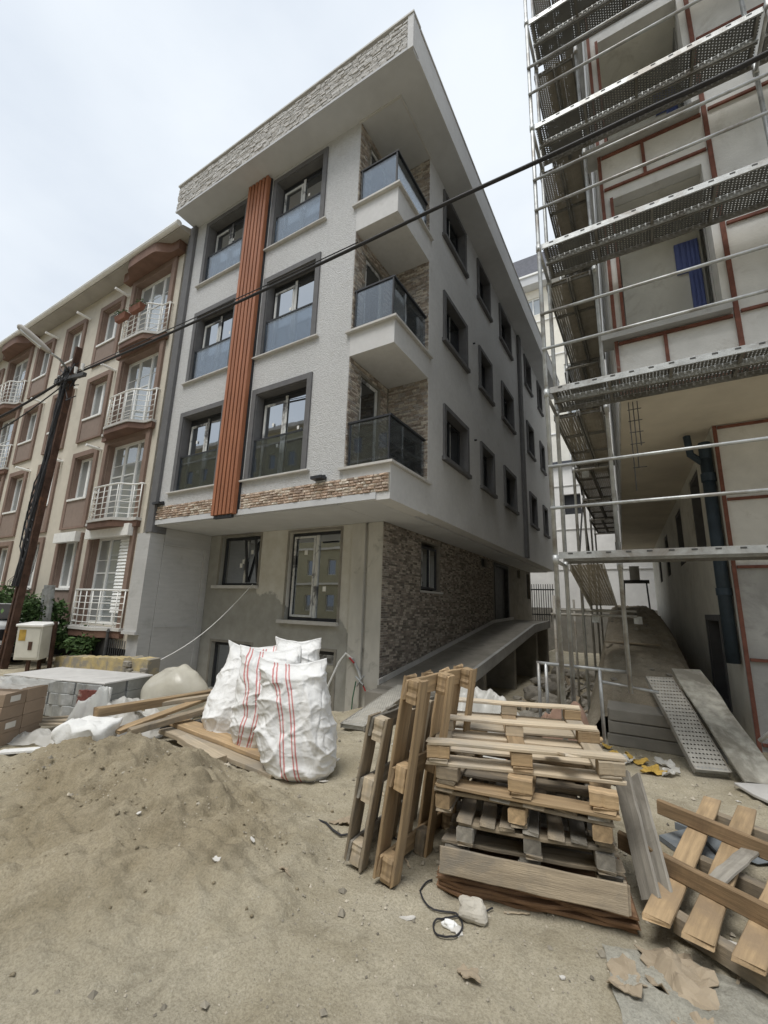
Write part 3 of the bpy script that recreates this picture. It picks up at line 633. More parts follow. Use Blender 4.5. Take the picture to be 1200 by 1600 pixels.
for c in dcol:
    for k, (a, b) in enumerate(dz):
        fr = part('window', 'white_pvc', apt, lambda m: (m.ring(PA, c-.93, c+.93, a+.01, b-.02, .075, .14, .20), m.pbox(PA, c-.34, c-.26, a+.08, b-.1, .135, .19), m.pbox(PA, c+.28, c+.36, a+.08, b-.1, .135, .19),
              m.pbox(PA, c-.255, c+.275, a+1.3, a+1.34, .15, .18), m.pbox(PA, c-.85, c-.345, a+1.3, a+1.34, .15, .18)))
        part('surround', 'brown_trim', fr, lambda m: (m.ring(PA, c-1.13, c+1.13, a-.05, b+.16, .175, -.07, -.001, False), m.ring(PA, c-.948, c+.948, a+.012, b-.002, .015, 0, .14, False)))
        for (x0, x1) in ((c-.855, c-.34), (c-.26, c+.28), (c+.36, c+.855)): part('pane', 'glass_white', fr, lambda m: m.pbox(PA, x0, x1, a+.09, b-.1, .165, .175))
        for j in range(1, 4): 
            zz = a+.09+(b-a-.2)*j/4
            if j != 2: part('glazing_bar', 'white_pvc', fr, lambda m: m.pbox(PA, c-.85, c+.85, zz-.008, zz+.008, .158, .163))
        pl = bplan(c); poly = [(c-1.24, YA-.002)]+pl+[(c+1.24, YA-.002)]
        bo = part('balcony', 'ledge', apt, lambda m: m.prism(poly, a-.10, a-.03))
        pl2 = [(x, y+.03) for x, y in pl]
        part('balcony_skirt', 'eave_wood', bo, lambda m: m.prism([(c-1.21, YA-.003)]+pl2+[(c+1.21, YA-.003)], a-.26, a-.102))
        rp = [(x*.97+c*.03, y+.05) for x, y in pl]
        def rail(m):
            m.tube([(c-1.19, YA-.01, a+.86)]+[(x, y, a+.86) for x, y in rp]+[(c+1.19, YA-.01, a+.86)], .024, 6)
            for j in range(5): m.tube([(x, y, a+.08+j*.155) for x, y in rp], .010, 5)
            for i in range(0, 25, 3): m.tube([(rp[i][0], rp[i][1], a-.03), (rp[i][0], rp[i][1], a+.86)], .014, 5)
        part('railing', 'white_paint', bo, rail, smooth=True)
        if k == 0:
            part('shutter_box', 'white_paint', fr, lambda m: m.pbox(PA, c-1.05, c+1.06, b-.08, b+.22, -.20, -.072))
            sh = part('shutter', 'white_pvc', fr, lambda m: m.pbox(PA, c+.45, c+.93, a+.3, b-.1, .02, .03))
            for j in range(22): part('shutter_slat', 'white_pvc', fr, lambda m: m.hexa(*[[PA(c+.45, z, d0), PA(c+.93, z, d0), PA(c+.93, z, d1), PA(c+.45, z, d1)] for z, d0, d1 in ((a+.32+j*.085, -.02, .018), (a+.32+j*.085+.06, .0, .019))]))
    # curved timber hood under the eave
    pl = bplan(c, wd=1.42, e=.22, b=.50)
    hd = part('hood', 'eave_wood', apt, lambda m: m.prism([(c-1.42, YA-.002)]+pl+[(c+1.42, YA-.002)], 11.45, 11.755))
for ci, c in enumerate(wcol):
    for k, (a, b) in enumerate(wz):
        fr = part('window', 'white_pvc', apt, lambda m: (m.ring(PA, c-.55, c+.55, a+.01, b-.01, .07, .13, .19), m.pbox(PA, c-.06, c+.06, a+.08, b-.08, .125, .18)))
        part('surround', 'brown_trim', fr, lambda m: (m.pbox(PA, c-.74, c-.565, pz[k], b+.16, -.06, -.001), m.pbox(PA, c+.565, c+.74, pz[k], b+.16, -.06, -.001), m.pbox(PA, c-.563, c+.563, b+.01, b+.16, -.06, -.001), m.ring(PA, c-.559, c+.559, a+.012, b-.002, .012, 0, .13, False)))
        part('apron', 'brown_panel', fr, lambda m: m.pbox(PA, c-.562, c+.562, pz[k]+.06, a-.05, -.045, -.001)); part('apron_foot', 'brown_trim', fr, lambda m: m.pbox(PA, c-.562, c+.562, pz[k], pz[k]+.058, -.06, -.001))
        part('sill', 'white_paint', fr, lambda m: m.pbox(PA, c-.562, c+.562, a-.047, a+.012, -.08, .12))
        for (x0, x1) in ((c-.48, c-.06), (c+.06, c+.48)):
            part('pane', 'glass_white', fr, lambda m: m.pbox(PA, x0, x1, a+.08, b-.08, .155, .165))
        if k == 0 and ci == 0: part('shutter_box', 'white_paint', fr, lambda m: m.pbox(PA, c-.62, c+.66, b-.10, b+.18, -.20, -.062))
        if k == 0 and ci == 1:
            def grille(m):
                for i in range(7):
                    x = c-.5+i/6; m.tube([(x, YA-.04, b-.05), (x, YA-.08, a+.5), (x, YA-.30, a+.2), (x, YA-.30, a+.05), (x, YA-.05, a-.02)], .009, 5)
                for zz, dd in ((b-.1, .045), (a+.55, .08), (a+.2, .30), (a+.05, .28)): m.tube([(c-.5, YA-dd, zz), (c+.5, YA-dd, zz)], .009, 5)
            part('window_grille', 'steel_dark', fr, grille)
        if ci < 3 and k > 0: part('flue_pipe', 'white_paint', apt, lambda m: m.tube([(c+.86, YA, b+.06), (c+.84, YA-.42, b+.08)], .042, 8))
# flower boxes hanging on the top balcony
for i, (x, y, z) in enumerate(((-11.75, 5.555, 9.60), (-12.55, 5.575, 9.60))):
    fb = thing('flower_box', (x, y, z), ('terracotta flower box with trailing plant on the top balcony by the grey building', 'terracotta flower box at the far end of the top balcony railing')[i], 'flower box')
    part('box', 'pot', fb, lambda m: m.hexa([(x-.24,y-.06,z),(x+.24,y-.06,z),(x+.24,y+.06,z),(x-.24,y+.06,z)], [(x-.29,y-.09,z+.17),(x+.29,y-.09,z+.17),(x+.29,y+.09,z+.17),(x-.29,y+.09,z+.17)]))
    def lv(m):
        for _ in range(90):
            p = Vector((x+random.uniform(-.3,.3), y+random.uniform(-.12,.1), z+.17+abs(random.gauss(0,.07)))); a = Vector((random.gauss(0,1),random.gauss(0,1),random.gauss(0,1))).normalized()*.035; b = Vector((random.gauss(0,1),random.gauss(0,1),random.gauss(0,1))).normalized()*.022
            m.poly([p-a, p+b, p+a, p-b], random.random())
    part('plant', 'bush', fb, lv)

# ------------------------------------------------------------------ unfinished building on the right
site = thing('unfinished_building', (1.5, 7, 0), 'unfinished white plastered building with rust red edge strips behind scaffolding', 'building')
YU, YR, ZS = 6.06, 7.60, 4.42
sk = lambda y: -.048*(y-6.06)
PU = lambda u, z, d: (u, YU+d, z)
PR = lambda u, z, d: (u, YR+d, z)
PQ = lambda u, z, d: (1.0+sk(u)+.074+d, u, z)         # ground floor side wall, faces the alley
PV = lambda u, z, d: (-.12+sk(u)+d, u, z)             # upper side wall, faces the alley
sills = [5.33, 8.42, 11.5]; tops = [7.52, 10.55, 13.6]
rec = [(-.118, 1.08, a, b) for a, b in zip(sills, tops)]
part('front_wall', 'white_plaster', site, lambda m: m.wall(PU, -.12, 5.0, ZS, 15, [(.0, 1.08, a, b) for a, b in zip(sills, tops)]+[(2.4, 3.9, a, b) for a, b in zip(sills, tops)], .16))
part('side_wall', 'white_plaster', site, lambda m: m.wall(PV, YU+.165, 23, ZS, 15, [(6.42, 7.3, a, b) for a, b in zip(sills, tops)]+[(c, c+1.2, a, b) for c in (9.4, 12.2, 15.5) for a, b in zip(sills, tops)], .14))
part('soffit', 'soffit_tan', site, lambda m: m.hexa([(-.10,YU+.02,ZS-.02),(5,YU+.02,ZS-.02),(5,23,ZS-.02),(-.10+sk(23),23,ZS-.02)], [(-.10,YU+.02,ZS-.002),(5,YU+.02,ZS-.002),(5,23,ZS-.002),(-.10+sk(23),23,ZS-.002)]))
part('ground_floor_front', 'white_plaster', site, lambda m: m.wall(PR, 1.0, 5, 2.35, ZS-.022, [], .2)); part('ground_floor_base', 'raw_cement', site, lambda m: m.wall(PR, 1.0, 5, -.4, 2.348, [], .2))
gq = [(9.2, 10.35, 2.8, 4.26), (12.0, 13.2, 2.85, 4.15), (15.5, 16.6, 2.85, 4.1), (18.6, 19.6, 2.85, 4.1), (8.9, 10.1, .25, 1.6)]
part('ground_floor_side', 'cream_plaster', site, lambda m: m.wall(PQ, YR+.001, 23, -.4, ZS-.022, gq, .2))
for i, h in enumerate(gq):
    o = part('opening_shade', 'dark_void', site, lambda m: m.pbox(PQ, h[0]-.01, h[1]+.01, h[2]-.01, h[3]+.01, .201, .23))  # near-black panel paints the unlit room behind the hole
    if i == 4: part('reveal_lining', 'trim_dark', o, lambda m: m.ring(PQ, h[0]+.001, h[1]-.001, h[2]+.001, h[3]-.001, .012, .0, .199))
    part('casing', 'trim_dark', o, lambda m: m.ring(PQ, h[0]-(.09 if i == 4 else -.001), h[1]+(.09 if i == 4 else -.001), h[2], h[3]+(.09 if i == 4 else -.001), .09, -.02 if i == 4 else .02, .19 if i != 4 else -.001, False))
part('inner_core', 'dark_void', site, lambda m: (m.box(1.6, 4.9, 8.0, 22, -.4, 14.5),))
for k in range(3):
    a, b = sills[k], tops[k]; o = part('loggia', 'cream_plaster', site, lambda m: (m.box(.06, 1.09, 6.92, 6.98, a-.5, b+.2), m.box(.04, 1.078, YU+.17, 7.355, b+.002, b+.1), m.box(.04, 1.3, YU+.165, 7.355, a-.55, a-.45)))
    part('side_jamb', 'white_plaster', o, lambda m: (m.box(1.081, 1.2, YU+.165, 6.42, a-.44, b), m.box(1.081, 1.2, 7.10, 7.355, a-.44, b), m.box(1.081, 1.2, 6.421, 7.099, b-.12, b-.001)))
    part('door_shade', 'dark_void', o, lambda m: m.box(1.16, 1.22, 6.42, 7.10, a-.44, b-.12))  # near-black panel in place of the shaded doorway
    part('door_casing', 'raw_cement', o, lambda m: (m.box(1.06, 1.079, 6.40, 6.46, a-.44, b-.06), m.box(1.06, 1.079, 6.461, 7.1, b-.12, b-.06)))
    part('sill', 'raw_cement', site, lambda m: m.hexa([(-.26,YU-.14,a-.10),(1.14,YU-.14,a-.10),(1.14,YU+.17,a-.10),(-.26,YU+.17,a-.10)], [(-.26,YU-.14,a-.01),(1.14,YU-.14,a-.01),(1.14,YU+.17,a+.0),(-.26,YU+.17,a+.0)]))
    fo = part('foam_board', 'blue_foam', o, lambda m: (m.box(.90, 1.05, 6.875, 6.915, a-.4, b-.45), m.box(.76, .898, 6.875, 6.915, b-.95, b-.45)))
    for i in range(3): part('foam_rib', 'blue_foam', fo, lambda m: m.box(.905+i*.05, .935+i*.05, 6.855, 6.873, a-.4, b-.47))
    for i in range(2): part('foam_rib', 'blue_foam', fo, lambda m: m.box(.77+i*.065, .81+i*.065, 6.855, 6.873, b-.93, b-.47))
    part('louvre', 'blue_pipe', o, lambda m: [m.pbox(PV, 6.5, 7.25, a+.05+j*.16, a+.15+j*.16, .10, .13) for j in range(12)])
# rust red edge strips
def strip(pts, wd=.055): part('edge_strip', 'rust_red', site, lambda m: [m.bar(p, q, wd*.78, .03, (0,1,0) if abs(Vector(p).y-Vector(q).y) < .2 else (1,0,0)) for p, q in pts])
fy = YU-.018
strip([((1.19, fy, ZS+.02), (1.19, fy, 14.8))], .065); strip([((-.09, fy, ZS), (-.09, fy, 14.8))]); strip([((-.06, fy, ZS+.03), (5, fy, ZS+.03))], .06)
for k in range(3):
    a, b = sills[k], tops[k]; strip([((-.06, fy, a-.14), (1.15, fy, a-.14))], .05); strip([((.46, fy, a-.165), (.46, fy, a-.70 if k else ZS+.06))], .05); strip([((-.06, fy, a-.72), (1.15, fy, a-.72))] if k else [((-.05, fy, ZS+.08), (.2, fy, ZS+.08))], .045)
    strip([((.02, fy, a), (.02, fy, b))], .05); strip([((1.23, fy, a+1.15), (5, fy, a+1.15))], .05); strip([((1.23, fy, a-.1), (1.9, fy, a-.1))], .045)
gyy = YR-.018
strip([((1.03, gyy, -.2), (1.03, gyy, ZS-.03))], .06); 
for z in (4.36, 3.28, 2.33, 1.12, .1): strip([((1.065, gyy, z), (5, gyy, z))], .05)
part('roof', 'raw_cement', site, lambda m: m.hexa([(-.5,5.6,15.0),(5,5.6,15.0),(5,23,15.0),(-1.2,23,15.0)], [(-.5,5.6,15.25),(5,5.6,15.25),(5,23,15.25),(-1.2,23,15.25)]))
dp = part('drain_pipe', 'blue_pipe', site, lambda m: m.tube([(.90, 7.72, 1.05), (.90, 7.72, 3.95)], .080, 16), smooth=True)
part('pipe_collar', 'blue_pipe', dp, lambda m: m.tube([(.90, 7.72, 3.6), (.90, 7.72, 3.72)], .092, 16)); part('pipe_collar', 'blue_pipe', dp, lambda m: m.tube([(.90, 7.72, 1.95), (.90, 7.72, 2.05)], .092, 16))
part('pipe_branch', 'blue_pipe', dp, lambda m: (m.tube([(.90, 7.72, 3.95), (.90, 7.72, 4.2)], .08, 14), m.tube([(.90, 7.72, 3.85), (.72, 7.74, 4.05), (.70, 7.74, 4.35)], .05, 12)))
# bare reinforcement mesh hanging at the soffit corner
part('mesh_wire', 'steel_dark', site, lambda m: [m.tube([(-.02+.05*i, 6.2, 4.4), (-.02+.05*i, 6.25, 3.2+.3*i)], .006, 4) for i in range(3)]+[m.tube([(-.04, 6.22, 4.3-.16*j), (.12, 6.22, 4.3-.16*j)], .006, 4) for j in range(6)])

# ------------------------------------------------------------------ scaffolding
scf = thing('scaffold', (0, 5.5, 0), 'galvanised steel scaffold with perforated decks and guard rails before the unfinished building', 'scaffold')
OY, IY, OX = 5.20, 5.90, -.87
dk = [2.32, 4.36, 6.46, 8.50, 10.54, 12.58]
def post(x, y, z0=-.15, z1=13.2):
    o = part('post', 'galv', scf, lambda m: m.tube([(x, y, z0), (x, y, z1)], .026, 10), smooth=True)
    for z in dk:
        if z0 < z < z1: part('coupling', 'galv', o, lambda m: m.tube([(x, y, z-.14), (x, y, z-.04)], .034, 10), smooth=True)
for x in (OX, 1.72, 4.3): post(x, OY); post(x, IY)
def frame_deck(x0, x1, y0, y1, z, along, mt='galv'):
    o = part('deck', mt, scf, lambda m: ((m.box(x0, x1, y0, y0+.02, z-.075, z), m.box(x0, x1, y1-.02, y1, z-.075, z)) if along == 'x' else (m.box(x0, x0+.02, y0, y1, z-.075, z), m.box(x1-.02, x1, y0, y1, z-.075, z))))
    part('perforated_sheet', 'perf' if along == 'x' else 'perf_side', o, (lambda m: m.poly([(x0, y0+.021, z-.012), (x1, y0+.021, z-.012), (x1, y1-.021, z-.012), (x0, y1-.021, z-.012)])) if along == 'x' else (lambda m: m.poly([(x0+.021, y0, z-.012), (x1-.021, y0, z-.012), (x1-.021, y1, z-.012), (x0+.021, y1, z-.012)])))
    def ribs(m):
        if along == 'x':
            n = int((x1-x0)/.62)
            for i in range(n+1): x = x0+.02+(x1-x0-.07)*i/n; m.box(x, x+.03, y0+.022, y1-.022, z-.05, z-.014)
        else:
            n = int((y1-y0)/.62)
            for i in range(n+1): y = y0+.02+(y1-y0-.07)*i/n; m.box(x0+.022, x1-.022, y, y+.03, z-.05, z-.014)
    tag(part('cross_rib', 'galv_shade', o, ribs), kind='stuff')
    return o
for z in dk:
    for (x0, x1) in ((OX+.03, 1.69), (1.75, 4.27)):
        o = frame_deck(x0, x1, OY+.035, OY+.345, z, 'x'); frame_deck(x0, x1, OY+.362, OY+.672, z, 'x', 'galv_shade')
        tag(part('slot_row', 'steel_dark', o, lambda m: [m.box(x0+.1+i*.19, x0+.15+i*.19, OY+.032, OY+.0345, z-.028, z-.012) for i in range(13)]), kind='stuff')
    for x in (OX, 1.72): part('transom', 'galv', scf, lambda m: m.tube([(x, OY, z-.10), (x, IY, z-.10)], .022, 8), smooth=True)
    for h in (.50, 1.0):
        part('guard_rail', 'galv', scf, lambda m: m.tube([(OX-.02, OY-.035, z+h), (1.75, OY-.035, z+h)], .019, 8), smooth=True); part('guard_rail', 'galv', scf, lambda m: m.tube([(1.70, OY-.037, z+h), (4.4, OY-.037, z+h)], .019, 8), smooth=True)
    pass
# side run along the alley
SXO, SXI = -.90, -.27
for i, y in enumerate((8.5, 11.0, 13.5, 16.0)):
    s = sk(y); post(SXO+s, y, -.35, 13); post(SXI+s, y, -.1, 13)
    for z in dk[1:]: part('transom', 'galv_dirty', scf, lambda m: m.tube([(SXO+s, y, z-.1), (SXI+s, y, z-.1)], .022, 8), smooth=True)
post(SXI, IY+.05, .78, 13)
ys = [5.96, 8.46, 10.96, 13.46, 15.96]
for z in dk[1:]:
    for i in range(4):
        s = sk((ys[i]+ys[i+1])/2)
        frame_deck(SXO+.03+s, SXO+.335+s, ys[i]+.02, ys[i+1]-.02, z-.04, 'y', 'galv_shade'); frame_deck(SXO+.35+s, SXI-.0+s, ys[i]+.02, ys[i+1]-.02, z-.04, 'y', 'galv_shade')
    pass
for (z0, z1, y0, y1) in ((2.4, 4.2, 8.5, 11), (4.4, 6.3, 11, 8.5), (2.4, 4.2, 13.5, 11)): part('diagonal_brace', 'steel_dark', scf, lambda m: m.tube([(SXO-.03+sk(y0), y0, z0), (SXO-.03+sk(y1), y1, z1)], .018, 8))
# sloping plank from the first deck down to the lower transom
def inclined(m, w0, w1, p, q, t):
    m.hexa([(p[0],p[1],p[2]-t),(p[0]+w0,p[1],p[2]-t),(q[0]+w1,q[1],q[2]-t),(q[0],q[1],q[2]-t)], [(p[0],p[1],p[2]),(p[0]+w0,p[1],p[2]),(q[0]+w1,q[1],q[2]),(q[0],q[1],q[2])])
o = part('deck', 'galv_dirty', scf, lambda m: (inclined(m, .02, .02, (-.84, 5.98, 2.26), (-.90, 8.6, 1.80), .07), inclined(m, .02, .02, (-.46, 5.98, 2.26), (-.50, 8.6, 1.80), .07)))
part('perforated_sheet', 'perf_side', o, lambda m: m.poly([(-.82, 5.98, 2.25), (-.46, 5.98, 2.25), (-.50, 8.6, 1.79), (-.88, 8.6, 1.79)]))
for (y, z) in ((8.6, 1.70), (8.5, 1.62)): part('ledger', 'galv_dirty', scf, lambda m: m.tube([(-1.55, y, z), (-.2, y, z)], .022, 8), smooth=True)
for (x, y) in ((-1.5, 8.55), (-1.5, 11), (-1.1, 7.4)): part('base_post', 'galv_dirty', scf, lambda m: m.tube([(x, y, -.6), (x, y, 1.95)], .024, 8), smooth=True)
part('low_rail', 'galv', scf, lambda m: m.tube([(-1.3, 6.0, 1.02), (-.25, 6.0, 1.0)], .02, 8), smooth=True); part('low_rail', 'galv', scf, lambda m: m.tube([(-.6, 6.0, .87), (.0, 6.1, .80)], .018, 8), smooth=True)
for x in (-1.28, -1.19, -.58): part('low_upright', 'galv', scf, lambda m: m.tube([(x, 6.0, .2), (x, 6.0, 1.02)], .02, 8), smooth=True)
for (x, y, z) in ((SXO, 8.5, 1.5), (SXI, 8.5, 1.5), (SXO, 8.5, 4.1), (SXO, 11, 4.1)): part('gusset', 'galv', scf, lambda m: m.prism([(x+.02, y-.01), (x+.14, y-.01), (x+.14, y+.01), (x+.02, y+.01)], z, z+.12))

# ------------------------------------------------------------------ earth ramp up the alley
m = MB()
def rampf(u, v):
    y = 6.95+v*17; x0, x1 = -.62+sk(y)-.02*v, .55+sk(y); x = x0+(x1-x0)*u
    z = .52+1.53*(1-math.exp(-v*17/4.6)) + .05*fbm((x*2, y*1.2, 5)) + .035*fbm((x*6, y*5, 2))+.015*fbm((x*17, y*15, 3), 3)
    z -= .12*(1-sst(0, .015, v))+.25*sst(.9, 1, u)*.3+.10*(1-sst(0, .15, u))
    return (x, y, z)
m.surf(40, 420, rampf)
tag(m.build('earth_ramp', 'ramp_soil', smooth=True), kind='structure')
tag(part('ramp_bank', 'ramp_soil', None, lambda m: m.surf(10, 120, lambda u, v: (-.62+sk(6.95+v*17)-.5*u, 6.95+v*17, (.40+1.53*(1-math.exp(-v*17/4.6)))*(1-u)-.5*u+.07*fbm((u*4, v*40, 9)))), smooth=True), kind='structure')
tag(part('ramp_bank', 'ramp_soil', None, lambda m: m.surf(4, 120, lambda u, v: (.55+sk(6.95+v*17)+.12*u, 6.95+v*17, (.46+1.53*(1-math.exp(-v*17/4.6)))*(1-u)-.2*u)), smooth=True), kind='structure')
rb = thing('retaining_block', (0, 6.9, 0), 'low concrete retaining edge of three rough courses at the foot of the earth ramp', 'retaining edge')
part('core', 'concrete', rb, lambda m: m.hexa([(-.6,6.82,-.1),(.62,6.82,-.1),(.62,7.0,-.1),(-.6,7.0,-.1)], [(-.6,6.82,.44),(.62,6.82,.42),(.62,7.05,.48),(-.6,7.05,.50)]))
for i in range(3): part('course', 'concrete', rb, lambda m: m.box(-.62+.02*i, .62-.03*i, 6.79-.006*i, 6.816, .0+.15*i, .142+.15*i), bevel=.01)

# ------------------------------------------------------------------ buildings beyond
bgb = thing('far_building', (0, 29, 0), 'tall cream apartment building with slate roof standing beyond the alley', 'building')
PBG = lambda u, z, d: (u, 31+d, z)
bw = [(x, x+1.5, z, z+1.5) for x in (-9.5, -6.6, -3.9, -1.2, 1.5, 4.2) for z in (8.5, 11.6, 14.7, 17.8, 20.9, 24.0)]
part('wall', 'bg_cream', bgb, lambda m: m.wall(PBG, -11.5, 7, -1, 26.2, bw, .3))
for h in bw:
    o = part('window', 'white_pvc', bgb, lambda m: (m.ring(PBG, *h, .09, .1, .18), m.pbox(PBG, (h[0]+h[1])/2-.05, (h[0]+h[1])/2+.05, h[2]+.09, h[3]-.09, .1, .17)))
    part('pane', 'glass_white', o, lambda m: m.pbox(PBG, h[0]+.09, h[1]-.09, h[2]+.09, h[3]-.09, .18, .2))
part('eave', 'soffit_grey', bgb, lambda m: m.box(-12, 7.4, 30.2, 31.4, 26.21, 26.9)); part('gutter', 'white_paint', bgb, lambda m: m.box(-12.05, 7.45, 30.1, 30.2, 26.9, 27.05))
part('roof', 'slate', bgb, lambda m: m.hexa([(-12,30.2,27.06),(7.4,30.2,27.06),(7.4,38,27.06),(-12,38,27.06)], [(-11.8,31.0,29.4),(7.2,31.0,29.4),(7.2,37,30),(-11.8,37,30)]))
part('cornice', 'bg_white', bgb, lambda m: [m.box(-11.5, 7, 30.93, 30.998, z, z+.1) for z in (7.8, 10.9, 14.0, 17.1, 20.2, 23.3)])
lowb = thing('white_house', (-1, 25, 0), 'low white rendered house closing the end of the alley', 'house')
PLB = lambda u, z, d: (u, 26.5+d, z)
lh = [(-1.35, -.75, 4.4, 5.5), (-6.2, -5.2, 4.6, 5.8), (1.2, 2.2, 4.4, 5.6), (-3.8, -2.9, 7.2, 8.4), (-1.2, -.3, 7.2, 8.4)]
part('wall', 'bg_white', lowb, lambda m: m.wall(PLB, -9.5, 4.5, 1.9, 10.2, lh, .3)); part('base', 'concrete', lowb, lambda m: m.box(-9.5, 4.5, 26.45, 26.8, -1, 1.898)); part('roof', 'slate', lowb, lambda m: m.box(-9.8, 4.8, 26.3, 30.9, 10.2, 10.4))
part('course', 'ledge', lowb, lambda m: [m.box(-9.5, 4.5, 26.46, 26.498, z, z+.04) for z in (4.0, 6.3, 8.9)])
for h in lh: part('window', 'frame_dark', lowb, lambda m: m.pbox(PLB, *h, .2, .25))
fen = thing('iron_fence', (-5.5, 22.8, 1), 'dark iron bar fence at the far end of the alley', 'fence')
for i in range(26): part('bar', 'steel_dark', fen, lambda m: m.box(-6.8+i*.11, -6.77+i*.11, 22.8, 22.83, 1.2, 3.0))
part('rail', 'steel_dark', fen, lambda m: (m.box(-6.85, -3.95, 22.77, 22.798, 1.5, 1.56), m.box(-6.85, -3.95, 22.77, 22.798, 2.7, 2.76)))
tr = thing('trestle', (-.3, 17.5, 2), 'dark steel trestle with a block on top at the crest of the earth ramp', 'trestle')
part('top', 'steel_dark', tr, lambda m: m.box(-.75, .05, 17.4, 17.75, 2.72, 2.82))
for x in (-.72, -.04): 
    for y in (17.42, 17.7): part('leg', 'steel_dark', tr, lambda m: m.bar((x, y, 2.72), (x*1.12+.04, y, 1.7), .05, .05))
part('block', 'pale_concrete', tr, lambda m: m.box(-.52, -.22, 17.45, 17.65, 2.82, 3.3))
# building across the street, behind the camera: it is what the lower windows mirror
opp = thing('opposite_building', (-26, -14, 0), 'olive apartment block across the street from the grey building', 'building')
PO = lambda u, z, d: (u, -13-d, z)
ow = [(-60+2.2*i, -60+2.2*i+.85, z, z+1.3) for i in range(31) for z in (1.2, 4.1, 7.0, 9.9, 12.8)]
part('wall', 'olive_wall', opp, lambda m: m.wall(PO, -62, 9, -.3, 16.2, ow, .3)); part('core', 'dark_void', opp, lambda m: m.box(-61.9, 8.9, -23, -13.5, -.3, 16.1)); part('roof', 'roof_grey', opp, lambda m: m.box(-62.3, 9.3, -23, -12.5, 16.2, 16.5))
part('balcony_band', 'cream', opp, lambda m: [m.box(-62, 9, -13+.002, -12.86, z, z+.16) for z in (3.3, 6.2, 9.1, 12.0, 14.9)])
for h in ow:
    o = part('window', 'cream', opp, lambda m: m.ring(PO, *h, .06, .1, .18)); part('pane', 'glass_side', o, lambda m: m.pbox(PO, h[0]+.06, h[1]-.06, h[2]+.06, h[3]-.06, .14, .16))

# ------------------------------------------------------------------ street furniture on the left
pole = thing('utility_pole', (-12.9, 4.6, 0), 'rusty steel utility pole wrapped in black cables by the cream block', 'pole')
pb, pt = Vector((-12.95, 4.6, -.2)), Vector((-12.36, 4.6, 8.1))
part('rail', 'rusty_steel', pole, lambda m: m.bar(pb, pt, .09, .14, (0,1,0)))
part('rail', 'rusty_steel', pole, lambda m: m.bar(pb+Vector((-.30,.02,0)), pt+Vector((-.22,.02,-1.0)), .08, .12, (0,1,0)))
for i in range(9):
    t = .1+i*.095; a = pb.lerp(pt, t); part('rung', 'rusty_steel', pole, lambda m: m.bar(a+Vector((-.02,0,0)), a+Vector((-.27,.01,0)), .05, .05))
def drops(m):
    for i in range(7):
        dx = -.05-.03*i; pts = []
        for j in range(15):
            t = .25+.68*j/14; a = pb.lerp(pt, t); pts.append((a.x+dx+.05*math.sin(j*1.1+i), a.y-.10-.03*math.cos(i*2+j), a.z))
        m.tube(pts, .022, 5)
    for i in range(5):
        a = pb.lerp(pt, .5+.03*i); m.tube([(a.x-.1, a.y-.1, a.z), (a.x-.45, a.y-.12, a.z-.5), (a.x-.5, a.y-.1, a.z-1.1), (a.x-.15, a.y-.1, a.z-1.5)], .016, 5)
part('cable_bundle', 'black_cable', pole, drops)
def tangle(m):
    rg = random.Random(3); c = pb.lerp(pt, .91)
    for i in range(26):
        p = c+Vector((rg.uniform(-.5,.3), rg.uniform(-.15,.1), rg.uniform(-.5,.25))); q = c+Vector((rg.uniform(-.6,.3), rg.uniform(-.15,.1), rg.uniform(-.7,.25)))
        k = Vector((rg.uniform(-.2,.2), rg.uniform(-.2,0), rg.uniform(-.35,-.05))); m.tube([p, (p+q)/2+k*.7, (p+q)/2+k, q], .013, 4)
o = part('cable_tangle', 'black_cable', pole, tangle); o['kind'] = 'stuff'
cx = pb.lerp(pt, .89)
part('cross_arm', 'steel_dark', pole, lambda m: m.bar(cx+Vector((-.7,-.08,.1)), cx+Vector((.9,-.08,-.12)), .08, .09))
for dx in (-.55, -.3, .35, .7): part('insulator', 'white_paint', pole, lambda m: m.tube([cx+Vector((dx,-.08,.05)), cx+Vector((dx,-.08,.22))], [.03,.045], 8))
sl_ = thing('street_lamp', (-12.5, 4.55, 7.5), 'grey street lamp head on an arm fixed to the utility pole', 'street lamp')
a0, a1 = Vector((-12.46, 4.5, 7.42)), Vector((-12.10, 3.95, 7.50))
part('arm', 'galv', sl_, lambda m: m.tube([a0, a0.lerp(a1, .5)+Vector((0,0,.06)), a1], .03, 8), smooth=True)
hd0, hd1 = a1, Vector((-12.30, 3.28, 7.93)); hv = (hd1-hd0)
def lamp_head(m):
    pts = [hd0+hv*t for t in (0, .1, .35, .75, .95, 1)]; m.tube(pts, [.03, .06, .085, .09, .07, .03], 10)
part('housing', 'roof_grey', sl_, lamp_head, smooth=True); part('lens', 'lamp_glass', sl_, lambda m: m.bar(hd0+hv*.3+Vector((0,0,-.07)), hd0+hv*.92+Vector((0,0,-.075)), .12, .04))
def cable(name, pts, r, label):
    P = [Vector(p) for p in pts]; out = []
    for i in range(len(P)-1):
        p0, p1, p2, p3 = P[max(i-1,0)], P[i], P[i+1], P[min(i+2,len(P)-1)]
        for j in range(6):
            t = j/6; out.append(.5*((2*p1)+(-p0+p2)*t+(2*p0-5*p1+4*p2-p3)*t*t+(-p0+3*p1-3*p2+p3)*t**3))
    out.append(P[-1]); o = MB().tube(out, r, 8).build(name, 'black_cable', smooth=True); return tag(o, label, 'cable')
cable('overhead_cable', [(-12.13,4.6,7.32),(-8.85,4.5,7.07),(-5.47,4.4,6.88),(-3.2,4.33,6.78),(-1.78,4.29,6.74),(-.67,4.26,6.68),(.34,4.23,6.64),(1.4,4.2,6.6),(4,4.1,6.7)], .024, 'thick black overhead cable strung from the utility pole past the scaffold')
